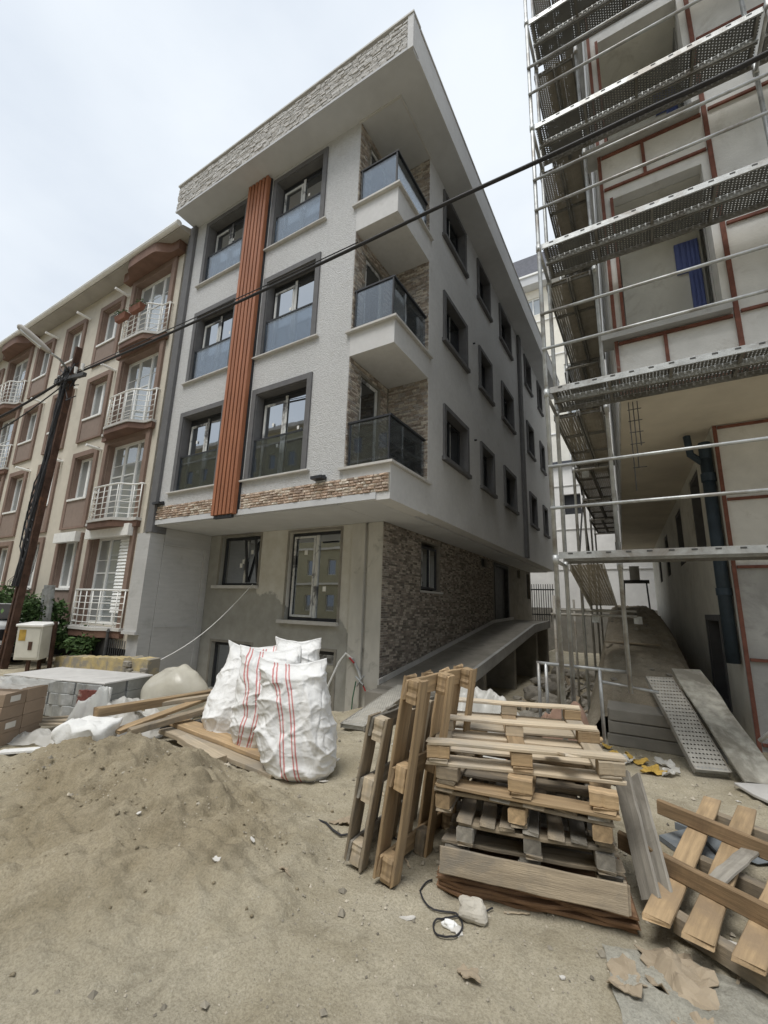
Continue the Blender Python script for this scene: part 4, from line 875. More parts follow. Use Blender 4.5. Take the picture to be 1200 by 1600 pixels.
cable('overhead_cable', [(-12.2,4.58,7.36),(-8.85,4.48,7.15),(-5.47,4.38,6.94),(-3.2,4.31,6.82)], .009, 'thin black cable lashed along the thick overhead cable')
cable('street_cable', [(-12.4,4.5,7.2),(-15,4.1,6.5),(-19,3.6,6.1),(-26,3,6.2)], .03, 'black cable running from the pole along the cream block')
cable('street_cable', [(-12.4,4.5,7.05),(-15,4.2,6.2),(-19,3.8,5.7),(-26,3.2,5.5)], .016, 'thin black cable sagging below the other along the cream block')
cab = thing('electrical_cabinet', (-12.2, 4.85, .3), 'rust stained white electrical cabinet beside the utility pole', 'cabinet')
cm = Matrix.Translation((-12.2, 4.85, .28)) @ Matrix.Rotation(R(-52), 4, 'Z') @ Matrix.Rotation(R(4), 4, 'Y')
def cbox(m, *a):
    k = MB(); k.box(*a); n = len(m.v); m.v += [tuple(cm @ Vector(v)) for v in k.v]; [m.q(tuple(n+i for i in f)) for f in k.f]
part('body', 'cabinet_paint', cab, lambda m: cbox(m, -.26, .26, -.26, .26, 0, .72), bevel=.01)
part('roof', 'white_paint', cab, lambda m: cbox(m, -.29, .29, -.29, .29, .722, .78), bevel=.012)
part('door', 'cabinet_paint', cab, lambda m: cbox(m, .262, .272, -.23, .23, .05, .68)); part('lock_plate', 'rusty_steel', cab, lambda m: cbox(m, .273, .28, .02, .10, .22, .40)); part('notice', 'gold_leaf', cab, lambda m: cbox(m, .273, .278, -.2, -.06, .42, .66))
for sx in (-1, 1): part('leg', 'rusty_steel', cab, lambda m: cbox(m, sx*.2-.03, sx*.2+.03, .0, .06, -.45, -.002))
part('post', 'rusty_steel', cab, lambda m: cbox(m, -.16, -.09, .265, .33, -.5, .80))
shm = thing('corrugated_sheet', (-13.3, 5.3, .9), 'grey corrugated metal sheet standing behind the white cabinet', 'sheet')
for i in range(2):
    def cs(u, v): x = -13.55+.5*u+.25*i; return (x, 5.35-.05*math.sin(u*20)-.12*i+.1*(1-v), .6+1.35*v-.1*i)
    part('panel', 'galv', shm, lambda m: m.surf(30, 2, cs))
def bush(name, c, rx, rz, n, label, cat='bush'):
    t = thing(name, (c[0], c[1], 0), label, cat)
    def lv(m):
        rg = random.Random(int(c[0]*77))
        cl = [Vector((rg.gauss(0,.5)*rx, rg.gauss(0,.4)*rx, rg.uniform(-.6,.8)*rz)) for _ in range(14)]
        for i in range(n):
            q = rg.choice(cl); p = Vector(c)+q+Vector((rg.gauss(0,.15), rg.gauss(0,.15), rg.gauss(0,.13)))*rx*1.4
            d = Vector((rg.gauss(0,1), rg.gauss(0,1), rg.gauss(0,.6))).normalized(); e = d.cross(Vector((rg.gauss(0,1),rg.gauss(0,1),rg.gauss(0,1)))).normalized(); l = rg.uniform(.05,.09)
            m.poly([p-d*l, p+e*l*.45, p+d*l, p-e*l*.45], rg.random())
    part('crown', 'bush', t, lv)
    for k in range(3): part('stem', 'bark', t, lambda m: m.tube([(c[0]+.05*k-.05, c[1], -.1), (c[0]+.15*(k-1), c[1]+.05, c[2]*.6), (c[0]+.4*(k-1)*rx, c[1], c[2]+rz*.3)], [.03,.02,.008], 6))
bush('bush', (-13.3, 5.5, .95), .62, .62, 2400, 'dark green bush growing behind the white cabinet')
bush('shrub', (-11.75, 5.72, .62), .34, .24, 900, 'small leafy shrub behind the black fence by the cream block', 'shrub')
bush('bush', (-15.4, 5.5, 1.1), .8, .7, 2200, 'bush beside the parked car below the cream block')
ff = thing('garden_fence', (-11, 5.85, 0), 'low black garden fence below the cream block', 'fence')
part('panel', 'net_black', ff, lambda m: m.box(-12.0, -11.1, 5.86, 5.88, .0, .75))
for i in range(9): part('bar', 'steel_dark', ff, lambda m: m.tube([(-11.1+.09*i, 5.86, 0), (-11.1+.09*i, 5.86, .72)], .012, 6))
part('post', 'steel_dark', ff, lambda m: (m.tube([(-11.12, 5.84, 0), (-11.12, 5.84, .88)], .035, 8), m.tube([(-11.12, 5.84, .88), (-11.12, 5.84, .96)], [.045, .02], 8)))
yw = thing('yellow_wall', (-10, 5.3, 0), 'broken low wall with flaking yellow plaster', 'wall')
def ywall(m):
    n = 40
    for i in range(n):
        a = -12.2+3.72*i/n; b = a+3.72/n; f = lambda x: .28+.065*(x+12.2)+.04*fbm((x*3, 0, 1))+.03*fbm((x*11, 0, 4))
        m.hexa([(a,5.28,-.3),(b,5.28,-.3),(b,5.55,-.3),(a,5.55,-.3)], [(a,5.30,f(a)),(b,5.30,f(b)),(b,5.55,f(b)+.02),(a,5.55,f(a)+.02)])
part('masonry', 'yellow_wall', yw, ywall)
rg = random.Random(21)
for i in range(14):
    x = -9.3+rg.uniform(0,.85); z = -.05+rg.uniform(0,.4); part('stone', 'rubble', yw, lambda m: m.box(x, x+rg.uniform(.12,.28), 5.20+rg.uniform(0,.06), 5.30, z, z+rg.uniform(.07,.12)), bevel=.015)
car = thing('parked_car', (-15.2, 4.4, 0), 'white car with dark windows parked below the cream block', 'car')
cs_ = [(-17.4,.35),(-17.4,.75),(-17.0,.92),(-16.2,1.0),(-15.7,1.42),(-14.4,1.46),(-13.75,1.05),(-13.45,.95),(-13.38,.5),(-13.45,.3)]
def carb(m):
    n = len(m.v); k = len(cs_)
    for y, ins in ((3.55, .12), (3.5, 0), (5.2, 0), (5.15, .12)):
        for (x, z) in cs_: m.v.append((x+(ins*.3 if x < -15.5 else -ins*.3), y+(.12 if z > 1.1 and y < 4 else (-.12 if z > 1.1 else 0)), z))
    for j in range(3):
        for i in range(k): i2 = (i+1) % k; m.q((n+j*k+i, n+j*k+i2, n+(j+1)*k+i2, n+(j+1)*k+i))
    m.q(tuple(n+i for i in range(k))); m.q(tuple(n+3*k+i for i in reversed(range(k))))
part('body', 'car_white', car, carb, bevel=.03, smooth=True)
part('windscreen', 'car_dark', car, lambda m: m.hexa([(-14.32,3.72,1.40),(-14.32,4.98,1.40),(-13.80,5.0,1.07),(-13.80,3.7,1.07)], [(-14.27,3.72,1.44),(-14.27,4.98,1.44),(-13.72,5.0,1.09),(-13.72,3.7,1.09)]))
part('grille', 'car_dark', car, lambda m: m.box(-13.40, -13.33, 3.7, 5.0, .48, .86)); part('bumper', 'car_dark', car, lambda m: m.box(-13.46, -13.34, 3.6, 5.1, .3, .44)); part('number_plate', 'sticker', car, lambda m: m.box(-13.34, -13.32, 4.1, 4.6, .50, .60))
for y in (3.75, 4.95): part('headlight', 'lamp_glass', car, lambda m: m.box(-13.43, -13.325, y-.12, y+.12, .7, .84), bevel=.02)
for x in (-16.6, -14.1):
    for y in (3.45, 5.25): 
        wl = part('wheel', 'tyre', car, lambda m: m.tube([(x, y-.1, .31), (x, y+.1, .31)], .31, 20)); part('rim', 'galv', wl, lambda m: m.tube([(x, y-.115, .31), (x, y+.115, .31)], .19, 14))

# ------------------------------------------------------------------ sand pile
m = MB()
def sand(u, v):
    x, y = -7.0+5.6*u, .35+3.5*v
    k = .33*math.exp(-((x+4.25)/1.25)**2-((y-2.62)/.62)**2)+.14*math.exp(-((x+3.0)/.8)**2-((y-2.2)/.6)**2)+.10*math.exp(-((x+3.6)/1.3)**2-((y-1.3)/.8)**2)
    cl = .5*noise.noise(Vector((x*2.2+y, y*5-x*2, 4)))+.5*noise.noise(Vector((x*6, y*9, 1)))
    z = k*(1+.45*fbm((x*2.2, y*2.2, 0)))+.09*k**.6*fbm((x*4.5, y*6, 8))+.05*min(1, k*8)*(1-abs(cl))**4+.030*fbm((x*11, y*11, 2), 5)*min(1, k*10)-.03*min(1, k*8)
    e = min(u, 1-u, v, 1-v); return (x, y, gh(x, y)+z-.022-.05*(1-sst(0, .1, e)))
m.surf(240, 160, sand)
for i_, f_ in enumerate(m.f):
    x, y, _ = m.v[f_[0]]; k = .33*math.exp(-((x+4.25)/1.25)**2-((y-2.62)/.62)**2)+.14*math.exp(-((x+3.0)/.8)**2-((y-2.2)/.6)**2)+.10*math.exp(-((x+3.6)/1.3)**2-((y-1.3)/.8)**2); m.r[i_] = sst(.02, .16, k)
tag(m.build('sand_pile', 'sand', smooth=True), 'low pile of brown building sand in front of the planks and sacks', 'sand', kind='stuff')
def gz(x, y):
    k = .33*math.exp(-((x+4.25)/1.25)**2-((y-2.62)/.62)**2)+.14*math.exp(-((x+3.0)/.8)**2-((y-2.2)/.6)**2)
    return gh(x, y)+max(0, k-.02)

# ------------------------------------------------------------------ boards, planks and pallets
BC = {}
def board_mesh(Ln, W, T, mat, v=0):
    key = (round(Ln,3), round(W,3), round(T,3), mat, v)
    if key in BC: return BC[key]
    rg = random.Random(hash(key[:3]) % 9999+v); n = 7; bow = rg.uniform(-.006,.008)*min(1, Ln); bm = bmesh.new(); rings = []
    for i in range(n+1):
        x = -Ln/2+Ln*i/n; dy = rg.uniform(-.004,.004); dz = rg.uniform(-.002,.002)+bow*(1-(2*i/n-1)**2); ww = W/2*(1+rg.uniform(-.055,.045)); c = min(.006, T*.2)
        if i in (0, n): x += rg.uniform(-.006,.006)
        pr = [(-ww+c,-T/2),(ww-c,-T/2),(ww,-T/2+c),(ww,T/2-c),(ww-c,T/2),(-ww+c,T/2),(-ww,T/2-c),(-ww,-T/2+c)]
        rings.append([bm.verts.new((x+(rg.uniform(-.012,.012)*min(1, Ln*1.2) if i in (0,n) else 0), dy+a, dz+b)) for a, b in pr])
    for i in range(n):
        for k in range(8): bm.faces.new((rings[i][k], rings[i][(k+1)%8], rings[i+1][(k+1)%8], rings[i+1][k]))
    bm.faces.new(rings[0][::-1]); bm.faces.new(rings[n]); bmesh.ops.recalc_face_normals(bm, faces=bm.faces)
    me = bpy.data.meshes.new('board'); bm.to_mesh(me); bm.free(); me.materials.append(MAT[mat]); BC[key] = me; return me
def board(name, Ln, W, T, mat, parent, mtx, v=0):
    o = bpy.data.objects.new(name, board_mesh(Ln, W, T, mat, v)); COL.objects.link(o)
    if parent is not None: o.parent = parent
    o.matrix_local = mtx; LOC[o] = Vector((0,0,0)); return o
TR = Matrix.Translation
RZ = lambda a: Matrix.Rotation(R(a), 4, 'Z'); RX = lambda a: Matrix.Rotation(R(a), 4, 'X'); RY = lambda a: Matrix.Rotation(R(a), 4, 'Y')
def pallet(label, mtx, Ln=1.2, W=.8, deck='wood_new', blk='wood_new', upside=False, ndeck=5, seed=0, missing=(), group=None):
    rg = random.Random(seed); t = bpy.data.objects.new('wooden_pallet', None); COL.objects.link(t); LOC[t] = Vector((0,0,0)); tag(t, label, 'pallet', group)
    t.matrix_world = mtx @ ((RX(180) @ TR((0,0,-.144))) if upside else Matrix())
    bw = min(.145, W/ndeck*.72); alt = {'wood_new': 'wood_old', 'wood_old': 'wood_grey', 'wood_pale': 'wood_new', 'wood_grey': 'wood_old'}; pick = lambda mt: alt[mt] if rg.random() < .3 else mt
    jig = lambda: RZ(rg.uniform(-1.2,1.2))
    for i in range(ndeck):
        if ('d', i) in missing: continue
        y = -W/2+bw/2+(W-bw)*i/(ndeck-1); board('deck_board', Ln, bw, .022, pick(deck), t, TR((0, y, .133)) @ jig(), rg.randrange(4))
    for i, x in enumerate((-Ln/2+.07, 0, Ln/2-.07)):
        board('stringer_board', W, .12, .021, pick(deck), t, TR((x, 0, .1107)) @ RZ(90) @ jig(), rg.randrange(4))
        for j, y in enumerate((-W/2+.05, 0, W/2-.05)):
            if ('b', i, j) in missing: continue
            board('block', .135, .095, .076, pick(blk), t, TR((x, y, .061)) @ jig(), rg.randrange(4))
    for j, y in enumerate((-W/2+.05, 0, W/2-.05)):
        if ('s', j) in missing: continue
        board('skid', Ln, .095, .021, deck, t, TR((0, y, .0115)) @ jig(), rg.randrange(4))
    return t
def at_stack(ang, z, depth=.6, dx=0, dy=0):      # origin of a pallet whose front edge is centred at the stack's front
    a = R(ang); c = Vector((-.72+dx, 2.90+dy, 0)); e2 = Vector((-math.sin(a), math.cos(a), 0)); p = c+e2*depth; return TR((p.x, p.y, z)) @ RZ(ang)
# sheets at the very bottom
for i in range(5):
    o = board('formwork_board', 1.06, 1.05, .021, 'wood_brown', None, at_stack(12, .012+.0215*i, .55, .0+.006*(i%3), -.02+.008*(i%2)), i)
    tag(o, ('lowest','second lowest','middle','second highest','topmost')[i]+' brown plywood board of the five under the pallet stack', 'board', 'plywood boards under the pallet stack')
pallet('grey weathered pallet at the bottom of the pallet stack', at_stack(12, .122, .55), 1.0, 1.0, 'wood_grey', 'wood_grey', seed=1)
o = board('plank', 1.0, .13, .022, 'wood_old', None, at_stack(12, .19, -.02, 0, -.02) @ RX(78), 1); tag(o, 'weathered plank leaning on the front of the bottom pallet', 'plank')
pallet('old pallet with seven board ends showing, second from the stack bottom', at_stack(12, .268, .52, .02) @ RZ(90), 1.05, .86, 'wood_old', 'wood_grey', ndeck=7, seed=2)
pallet('brown pallet with wide gaps in the middle of the pallet stack', at_stack(8, .414, .58, -.05, -.04) @ RZ(90), 1.12, 1.0, 'wood_old', 'wood_new', ndeck=6, seed=3, missing=(('d',4),))
pallet('upturned pallet with thick end blocks, second from the stack top', at_stack(9, .560, .6, -.02, -.06), 1.02, 1.15, 'wood_new', 'wood_new', upside=True, seed=4, ndeck=5, missing=(('s',2),))
pallet('pale upturned pallet lying on top of the pallet stack', at_stack(19, .708, .70, .0, -.04) @ RX(3), 1.16, 1.2, 'wood_pale', 'wood_pale', upside=True, seed=5, ndeck=5)
o = board('splintered_plank', .42, .09, .02, 'wood_pale', None, TR((-.55, 3.10, .80)) @ RZ(118) @ RY(14), 2); tag(o, 'short broken slat poking down from the top pallet', 'slat')
for i, (p, q, wd) in enumerate((((-.26,3.62,.60), (-.13,3.16,.13), .13), ((-.20,3.85,.52), (-.06,3.22,.10), .12))):
    p, q = Vector(p), Vector(q); d = (q-p); o = board('plank', d.length, wd, .022, 'wood_grey', None, TR((p+q)/2) @ d.to_track_quat('X', 'Z').to_matrix().to_4x4() @ RX(55), i)
    tag(o, ('grey plank leaning against the right side of the pallet stack', 'darker grey plank behind the other on the right of the pallet stack')[i], 'plank')
# pallets standing on edge against the stack
def stand(px, py, tilt, yawd, Ln, **kw):
    t = R(tilt); xa = Vector((math.sin(t), 0, math.cos(t))); ya = Vector((0,1,0)); za = xa.cross(ya)
    m3 = Matrix((xa, ya, za)).transposed().to_4x4()
    return TR((px, py, 0)) @ RZ(yawd) @ m3 @ TR((Ln/2, 0, 0))
pallet('golden brown pallet standing on end against the pallet stack', stand(-1.44, 3.10, 9, -4, 1.2), 1.2, .9, 'wood_new', 'wood_new', seed=6, ndeck=4)
pallet('shorter weathered pallet standing on end left of the golden pallet', stand(-1.74, 3.12, 10, 2, .92), .92, .85, 'wood_old', 'wood_pale', seed=7, ndeck=4)
# broken pallet lying at the right
bp = bpy.data.objects.new('broken_pallet', None); COL.objects.link(bp); tag(bp, 'broken pallet of long beams and crossing boards lying right of the stack', 'pallet'); bp.location = (.3, 3.6, 0); LOC[bp] = Vector((0,0,0))
def lay(name, p, q, wd, th, mat, z, v=0, roll_=0):
    p, q = Vector((*p, z))-bp.location, Vector((*q, z))-bp.location; d = q-p
    if isinstance(z, tuple): pass
    board(name, d.length, wd, th, mat, bp, TR((p+q)/2) @ d.to_track_quat('X', 'Z').to_matrix().to_4x4() @ RX(roll_), v)
lay('beam', (-.30,3.58), (1.05,2.75), .045, .10, 'wood_beam', .215, 0); lay('beam', (-.07,4.34), (1.25,3.52), .045, .10, 'wood_beam', .215, 1)
for i, (p, q) in enumerate((((.31,4.95), (-.11,2.93)), ((.53,4.9), (.06,2.88)), ((.80,4.6), (.24,2.83)), ((.95,4.4), (.55,2.7)))): lay('board', p, q, .125, .024, 'wood_new', .152, i)
lay('beam', (-.02,3.10), (1.0,2.45), .07, .09, 'wood_old', .092, 2); lay('beam', (.14,3.85), (1.25,3.15), .07, .09, 'wood_old', .092, 3); lay('beam', (.30,4.72), (1.4,4.0), .07, .09, 'wood_old', .092, 1)
lay('loose_board', (.44,4.05), (.18,3.45), .10, .02, 'wood_grey', .175, 2, 10)
# planks by the sacks
def plank3(p, q, wd, th, mat, label, v=0, roll_=0, group=None, name='plank'):
    p, q = Vector(p), Vector(q); d = q-p; o = board(name, d.length, wd, th, mat, None, TR((p+q)/2) @ d.to_track_quat('X', 'Z').to_matrix().to_4x4() @ RX(roll_), v); return tag(o, label, 'plank', group)
plank3((-5.35,3.72,.20), (-3.25,3.62,.11), .24, .045, 'wood_new', 'wide plank lying on the sand in front of the white sacks', 0)
plank3((-5.1,3.52,.14), (-3.20,3.44,.05), .16, .05, 'wood_pale', 'plank half tucked under the wide plank by the sacks', 1)
plank3((-4.55,3.36,.17), (-3.82,3.30,.10), .12, .07, 'wood_pale', 'short thick beam end on the sand beside the wide plank', 2)
plank3((-5.62,2.96,.36), (-5.55,4.55,.36), .11, .10, 'wood_new', 'thick squared beam pointing from the rubble toward the sand', 0)
plank3((-5.25,3.02,.20), (-5.35,4.6,.40), .13, .04, 'wood_new', 'flat board in the timber heap beside the squared beam', 1)
plank3((-5.05,3.05,.22), (-4.95,4.4,.34), .10, .07, 'wood_old', 'dark edged beam in the timber heap nearest the sacks', 2)
plank3((-5.75,3.5,.30), (-5.0,4.55,.44), .10, .05, 'wood_pale', 'pale board crossing over the timber heap', 3)
plank3((-5.3,3.6,.10), (-4.6,4.1,.28), .08, .05, 'steel_dark', 'dark steel offcut under the timber heap', 0)
for i in range(5): plank3((-6.9+.03*i,2.62+.10*i,.10+.03*(i%2)), (-5.9,3.25+.12*i,.14+.02*i), .05, .03, 'wood_pale', 'thin yellow batten beside the tile cartons', i%4, 0, 'thin battens beside the tile cartons')

# ------------------------------------------------------------------ woven sacks
def lerpt(tab, t):
    for (a, x), (b, y) in zip(tab, tab[1:]):
        if a <= t <= b: return x+(y-x)*sst(0, 1, (t-a)/(b-a))
    return tab[-1][1]
WA = [(0,.09),(.03,.22),(.12,.32),(.32,.375),(.62,.33),(.86,.285),(1,.325)]; WB = [(0,.06),(.03,.17),(.12,.26),(.32,.29),(.62,.22),(.86,.12),(1,.010)]
def sack(label, x, y, z, yawd, w_, h_, lean, seed, twist=0, group=None, soff=0):
    nu, nv = 168, 130; vs = []; su = []
    for j in range(nv+1):
        t = j/nv; a, b = lerpt(WA, t)*w_, lerpt(WB, t)*w_
        for i in range(nu):
            th = 2*math.pi*i/nu; c, s = math.cos(th), math.sin(th)
            ux = a*math.copysign(abs(c)**.75, c); uy = b*math.copysign(abs(s)**.8, s)
            k = .5+.5*sst(0, .1, t); f = 3.2
            q = Vector((ux*f+seed*7, uy*f, t*h_*f))
            g1 = noise.noise(Vector((ux*2.2+uy*2+t*h_*2.6+seed*5, (t*h_-ux)*1.6, seed))); g2 = noise.noise(Vector((ux*3-t*h_*4.2+seed*3, (t*h_+ux)*2.2, uy*2))); g3 = noise.noise(Vector((ux*9+seed, uy*6, t*h_*2.2)))
            g4 = noise.noise(Vector((ux*5+t*h_*7+seed, uy*5, t*h_*5-ux*6))); g5 = noise.noise(Vector((ux*12-t*h_*9, uy*8+seed, t*h_*11+ux*7)))
            d = .050*noise.noise(q*.55)+.026*(1-abs(g1))**8+.020*(1-abs(g2))**9-.018*(1-abs(g3))**10+.008*(1-abs(g4))**9-.003*(1-abs(g5))**7+.003*fbm(q*2, 3)
            d *= k*(1 if t < .93 else max(.3, (1-t)/.07))
            n_ = Vector((c, s*1.2, 0)).normalized(); px, py = ux+n_.x*d, uy+n_.y*d
            pz = t*h_+(.07*(ux/.33)**2-.03+.03*noise.noise(Vector((ux*6, seed, 1))))*sst(.75, 1, t)+.02*d
            py += lean[1]*t*t+.05*math.sin(t*4+seed)*t; px += lean[0]*t+.02*math.sin(t*6+seed*2)
            vs.append((px, py, pz)); su.append((ux/w_+.02*math.sin(t*7+seed)+.04*t*twist+soff) if s < .3 else 9.)
    fs = []
    for j in range(nv):
        for i in range(nu): i2 = (i+1) % nu; fs.append((j*nu+i, j*nu+i2, (j+1)*nu+i2, (j+1)*nu+i))
    fs.append(tuple(reversed(range(nu)))); fs.append(tuple(nv*nu+i for i in range(nu)))
    me = bpy.data.meshes.new('sack'); me.from_pydata(vs, [], fs); me.attributes.new('su', 'FLOAT', 'POINT').data.foreach_set('value', su)
    for p in me.polygons: p.use_smooth = True
    me.materials.append(MAT['sack']); o = bpy.data.objects.new('woven_sack', me); COL.objects.link(o); o.location = (x, y, z); o.rotation_euler = (0, 0, R(yawd)); return tag(o, label, 'sack', group)
sack('full white woven sack with two pairs of red stripes, standing foremost on bare earth', -3.10, 3.72, -.05, 34, 1.04, 1.12, (-.20, .03), 1, 1)
sack('white woven sack standing behind the foremost striped sack, its red stripe at the edge', -3.82, 3.92, -.03, 42, 1.06, 1.16, (-.04, .05), 2, -2, soff=.17)
sack('bulging white woven sack leaning at the end of the sacks beside the timber heap', -4.52, 4.10, -.02, 46, 1.22, 1.12, (.16, .08), 4, 2, soff=-.22)
sack('crumpled white sack tucked behind the other sacks near the basement window', -4.02, 4.55, -.04, 25, .95, 1.24, (.0, .05), 6, 0, soff=.5)

# ------------------------------------------------------------------ plastic, foam and other rubbish
def crumple(name, mat, label, cat, cx, cy, w_, d_, h_, seed, rot=0, base=None, nu=70, nv=60, kind=None, sharp=1.0):
    m = MB(); ca, sa = math.cos(R(rot)), math.sin(R(rot))
    def f(u, v):
        x, y = (u-.5)*w_, (v-.5)*d_; r = min(1, math.hypot((u-.5)*2, (v-.5)*2)*(1+.25*noise.noise(Vector((u*3+seed, v*3, seed)))))
        env = (1-sst(.25, 1.0, r)); q = Vector((x*3.2+seed*3, y*3.2, seed))
        z = env*h_*(.55+.55*abs(noise.noise(q))+.35*sharp*(1-abs(noise.noise(q*2.3)))-.3)+.02*fbm(q*3)
        X, Y = cx+x*ca-y*sa+.03*noise.noise(q*2), cy+x*sa+y*ca+.03*noise.noise(q*2+Vector((9,0,0)))
        return (X, Y, (gz(X, Y) if base is None else base)+.012+max(0, z))
    m.surf(nu, nv, f); o = m.build(name, mat, None, smooth=True); tag(o, label, cat, kind=kind); return o
m = MB()
def ybag(u, v):
    th = 2*math.pi*u; ph = math.pi*(v-.5); d = Vector((math.cos(th)*math.cos(ph), math.sin(th)*math.cos(ph), math.sin(ph)))
    k = 1+.30*noise.noise(d*.9+Vector((4,0,0)))+.10*max(0, d.z)**3*noise.noise(d*3)
    return (-6.15+d.x*.52*k, 4.35+d.y*.36*k, max(-.02, .30+d.z*.40*k))
m.surf(72, 44, ybag); tag(m.build('plastic_bag', 'film_yellow', None, smooth=True, weld=True), 'puffed yellowish translucent plastic bag behind the timber heap', 'bag')
crumple('plastic_sheet', 'film_sheet', 'crumpled translucent plastic sheet spread between cartons and timber heap', 'sheet', -6.45, 3.95, 1.7, .8, .40, 5, 25)
crumple('plastic_sheet', 'film_clear', 'knotted clear plastic wrap lying against the grey wrapped cartons', 'sheet', -6.30, 3.25, .8, .55, .62, 8, 30)
crumple('plastic_sheet', 'film_sheet', 'long strip of plastic film trailing on the earth by the tile cartons', 'sheet', -6.1, 2.72, 1.7, .34, .14, 9, 24)
crumple('plastic_sheet', 'film_sheet', 'whitish plastic sheet heaped behind the pallet stack', 'sheet', -2.0, 5.75, 1.9, 1.2, 1.0, 12, 10, sharp=.5)
crumple('plastic_sheet', 'film_sheet', 'whitish crumpled sheet lying over the rubble behind the foam block', 'sheet', -5.95, 3.45, 1.3, .7, .42, 41, 35)
crumple('plastic_sheet', 'film_clear', 'clear plastic scrap beside the posts of the scaffold', 'sheet', -1.25, 6.0, .8, .7, .5, 14, 0)
crumple('burlap_bag', 'burlap', 'reddish brown burlap bag slumped at the foot of the scaffold', 'bag', -.95, 5.55, 1.1, .7, .85, 15, 0)
crumple('rubble_heap', 'rubble', 'grey rubble heap between wrapped cartons and yellow wall', 'rubble', -8.3, 4.9, 1.6, .8, .38, 17, 0, kind='stuff')
crumple('stained_bag', 'cardboard', 'stained beige bag on the lowest scaffold deck', 'bag', 1.9, 5.62, 1.0, .5, .42, 19, 0, base=2.33)
fm = thing('foam_block', (-5.45, 2.75, 0), 'chunky white polystyrene block on the edge of the sand pile', 'foam')
def fblock(m):
    def f(u, v):
        th = 2*math.pi*u; ph = math.pi*(v-.5); c, s = math.cos(th), math.sin(th); k = lambda x, p: math.copysign(abs(x)**p, x)
        p = Vector((.42*k(c,.4)*math.cos(ph)**.4 if math.cos(ph) > 0 else 0, .26*k(s,.4)*math.cos(ph)**.4 if math.cos(ph) > 0 else 0, .15*k(math.sin(ph),.5)))
        p += Vector((1,1,1))*(.05*noise.noise(p*5)+.03*noise.noise(p*15)); q = RZ(35) @ p; return (-5.45+q.x*.62, 2.80+q.y*.7, .19+q.z*.9)
    m.surf(48, 24, f)
part('block', 'foam_white', fm, fblock, smooth=True)
fp = MB(); fp.hexa([(-6.05,2.30,.03),(-5.45,2.62,.10),(-5.40,2.50,.10),(-5.98,2.18,.03)], [(-6.05,2.30,.05),(-5.45,2.62,.12),(-5.40,2.50,.12),(-5.98,2.18,.05)])
tag(fp.build('foam_sheet', 'foam_white'), 'flat white foam panel on the earth beside the foam block', 'foam')
# tile cartons
k = 0
for ly in range(4):
    for (ix, iy) in ((0,0),(1,0),(0,1),(1,1)):
        o = board('tile_carton', .46, .31, .138, 'carton', None, TR((-6.72, 2.60, 0)) @ RZ(30+ly%2) @ TR((-.47*ix, -.02+.32*iy-.32, .075+.142*ly)), k % 4); k += 1
        tag(o, ('brown cardboard tile carton in the lowest layer beside the battens', 'brown cardboard tile carton in the second layer beside the battens', 'brown cardboard tile carton in the third layer beside the battens', 'brown cardboard tile carton in the top layer beside the battens')[ly], 'carton', 'brown tile cartons stacked beside the battens')
        if ix == 0 and iy in (0, 1) and ly in (1, 3): 
            q = MB().box(.231, .2325, -.07, .07, -.03, .035).build('paper_label', 'paper', o); q.parent = o
for ly in range(3):
    for ix in range(4):
        for iy in range(2):
            o = board('wrapped_carton', .45, .45, .155, 'carton_grey', None, TR((-7.55, 3.72, 0)) @ RZ(16) @ TR((-.462*ix+.6, -.24+.462*iy, .08+.158*ly)), (ix+ly) % 4)
            tag(o, 'grey shrink wrapped carton in the block before the yellow wall', 'carton', 'grey wrapped cartons before the yellow wall')
o = board('printed_carton', .40, .34, .03, 'carton_print', None, TR((-6.72, 3.42, .24)) @ RZ(16) @ RX(86), 0); tag(o, 'dark red printed carton panel propped on the grey wrapped cartons', 'carton')
o = board('foam_strip', .10, .40, .03, 'foam_white', None, TR((-6.44, 3.50, .27)) @ RZ(16) @ RX(86), 0); tag(o, 'white foam strip propped beside the dark red printed carton', 'foam')
o = board('cover_sheet', 1.87, .92, .02, 'ledge', None, TR((-7.63, 3.70, .489)) @ RZ(16), 0); tag(o, 'pale sheet covering the grey wrapped cartons', 'sheet')
crumple('plastic_sheet', 'film_clear', 'clear plastic cover lying on top of the brown tile cartons', 'sheet', -6.9, 2.5, .95, .65, .10, 23, 30, base=.585)
# perforated planks used as gangways
def gangway(label, p, q, wd, mat='perf_ground'):
    p, q = Vector(p), Vector(q); d = q-p; t = bpy.data.objects.new('metal_plank', None); COL.objects.link(t); tag(t, label, 'plank'); LOC[t] = Vector((0,0,0))
    t.matrix_world = TR(p) @ d.to_track_quat('X', 'Z').to_matrix().to_4x4(); Ln = d.length
    part('sheet', mat, t, lambda m: m.surf(8, 2, lambda u, v: (Ln*u, wd*(v-.5), 0)))
    part('edge', 'galv_dirty', t, lambda m: m.box(0, Ln, -wd/2-.012, -wd/2-.001, -.06, .006)); part('edge', 'galv_dirty', t, lambda m: m.box(0, Ln, wd/2+.001, wd/2+.012, -.06, .006))
    for x in (.02, Ln-.05): part('end_cap', 'galv', t, lambda m: m.box(x, x+.03, -wd/2, wd/2, -.06, -.004))
    return t
gangway('perforated steel plank bridging the earth to the walkway', (-3.62, 5.30, .07), (-3.92, 7.45, .27), .34)
gangway('perforated steel plank sloping from the earth ramp to the ground', (.42, 6.10, .08), (.03, 7.25, .84), .32)
o = plank3((.82, 6.02, .05), (.34, 7.42, .94),   .36, .035, 'crust', 'cement crusted plank beside the sloping perforated steel plank', 1, 0)
plank3((1.2, 5.2, .04), (.78, 6.0, .05), .5, .03, 'ledge', 'dusty board on the earth at the foot of the crusted plank', 0, 0)
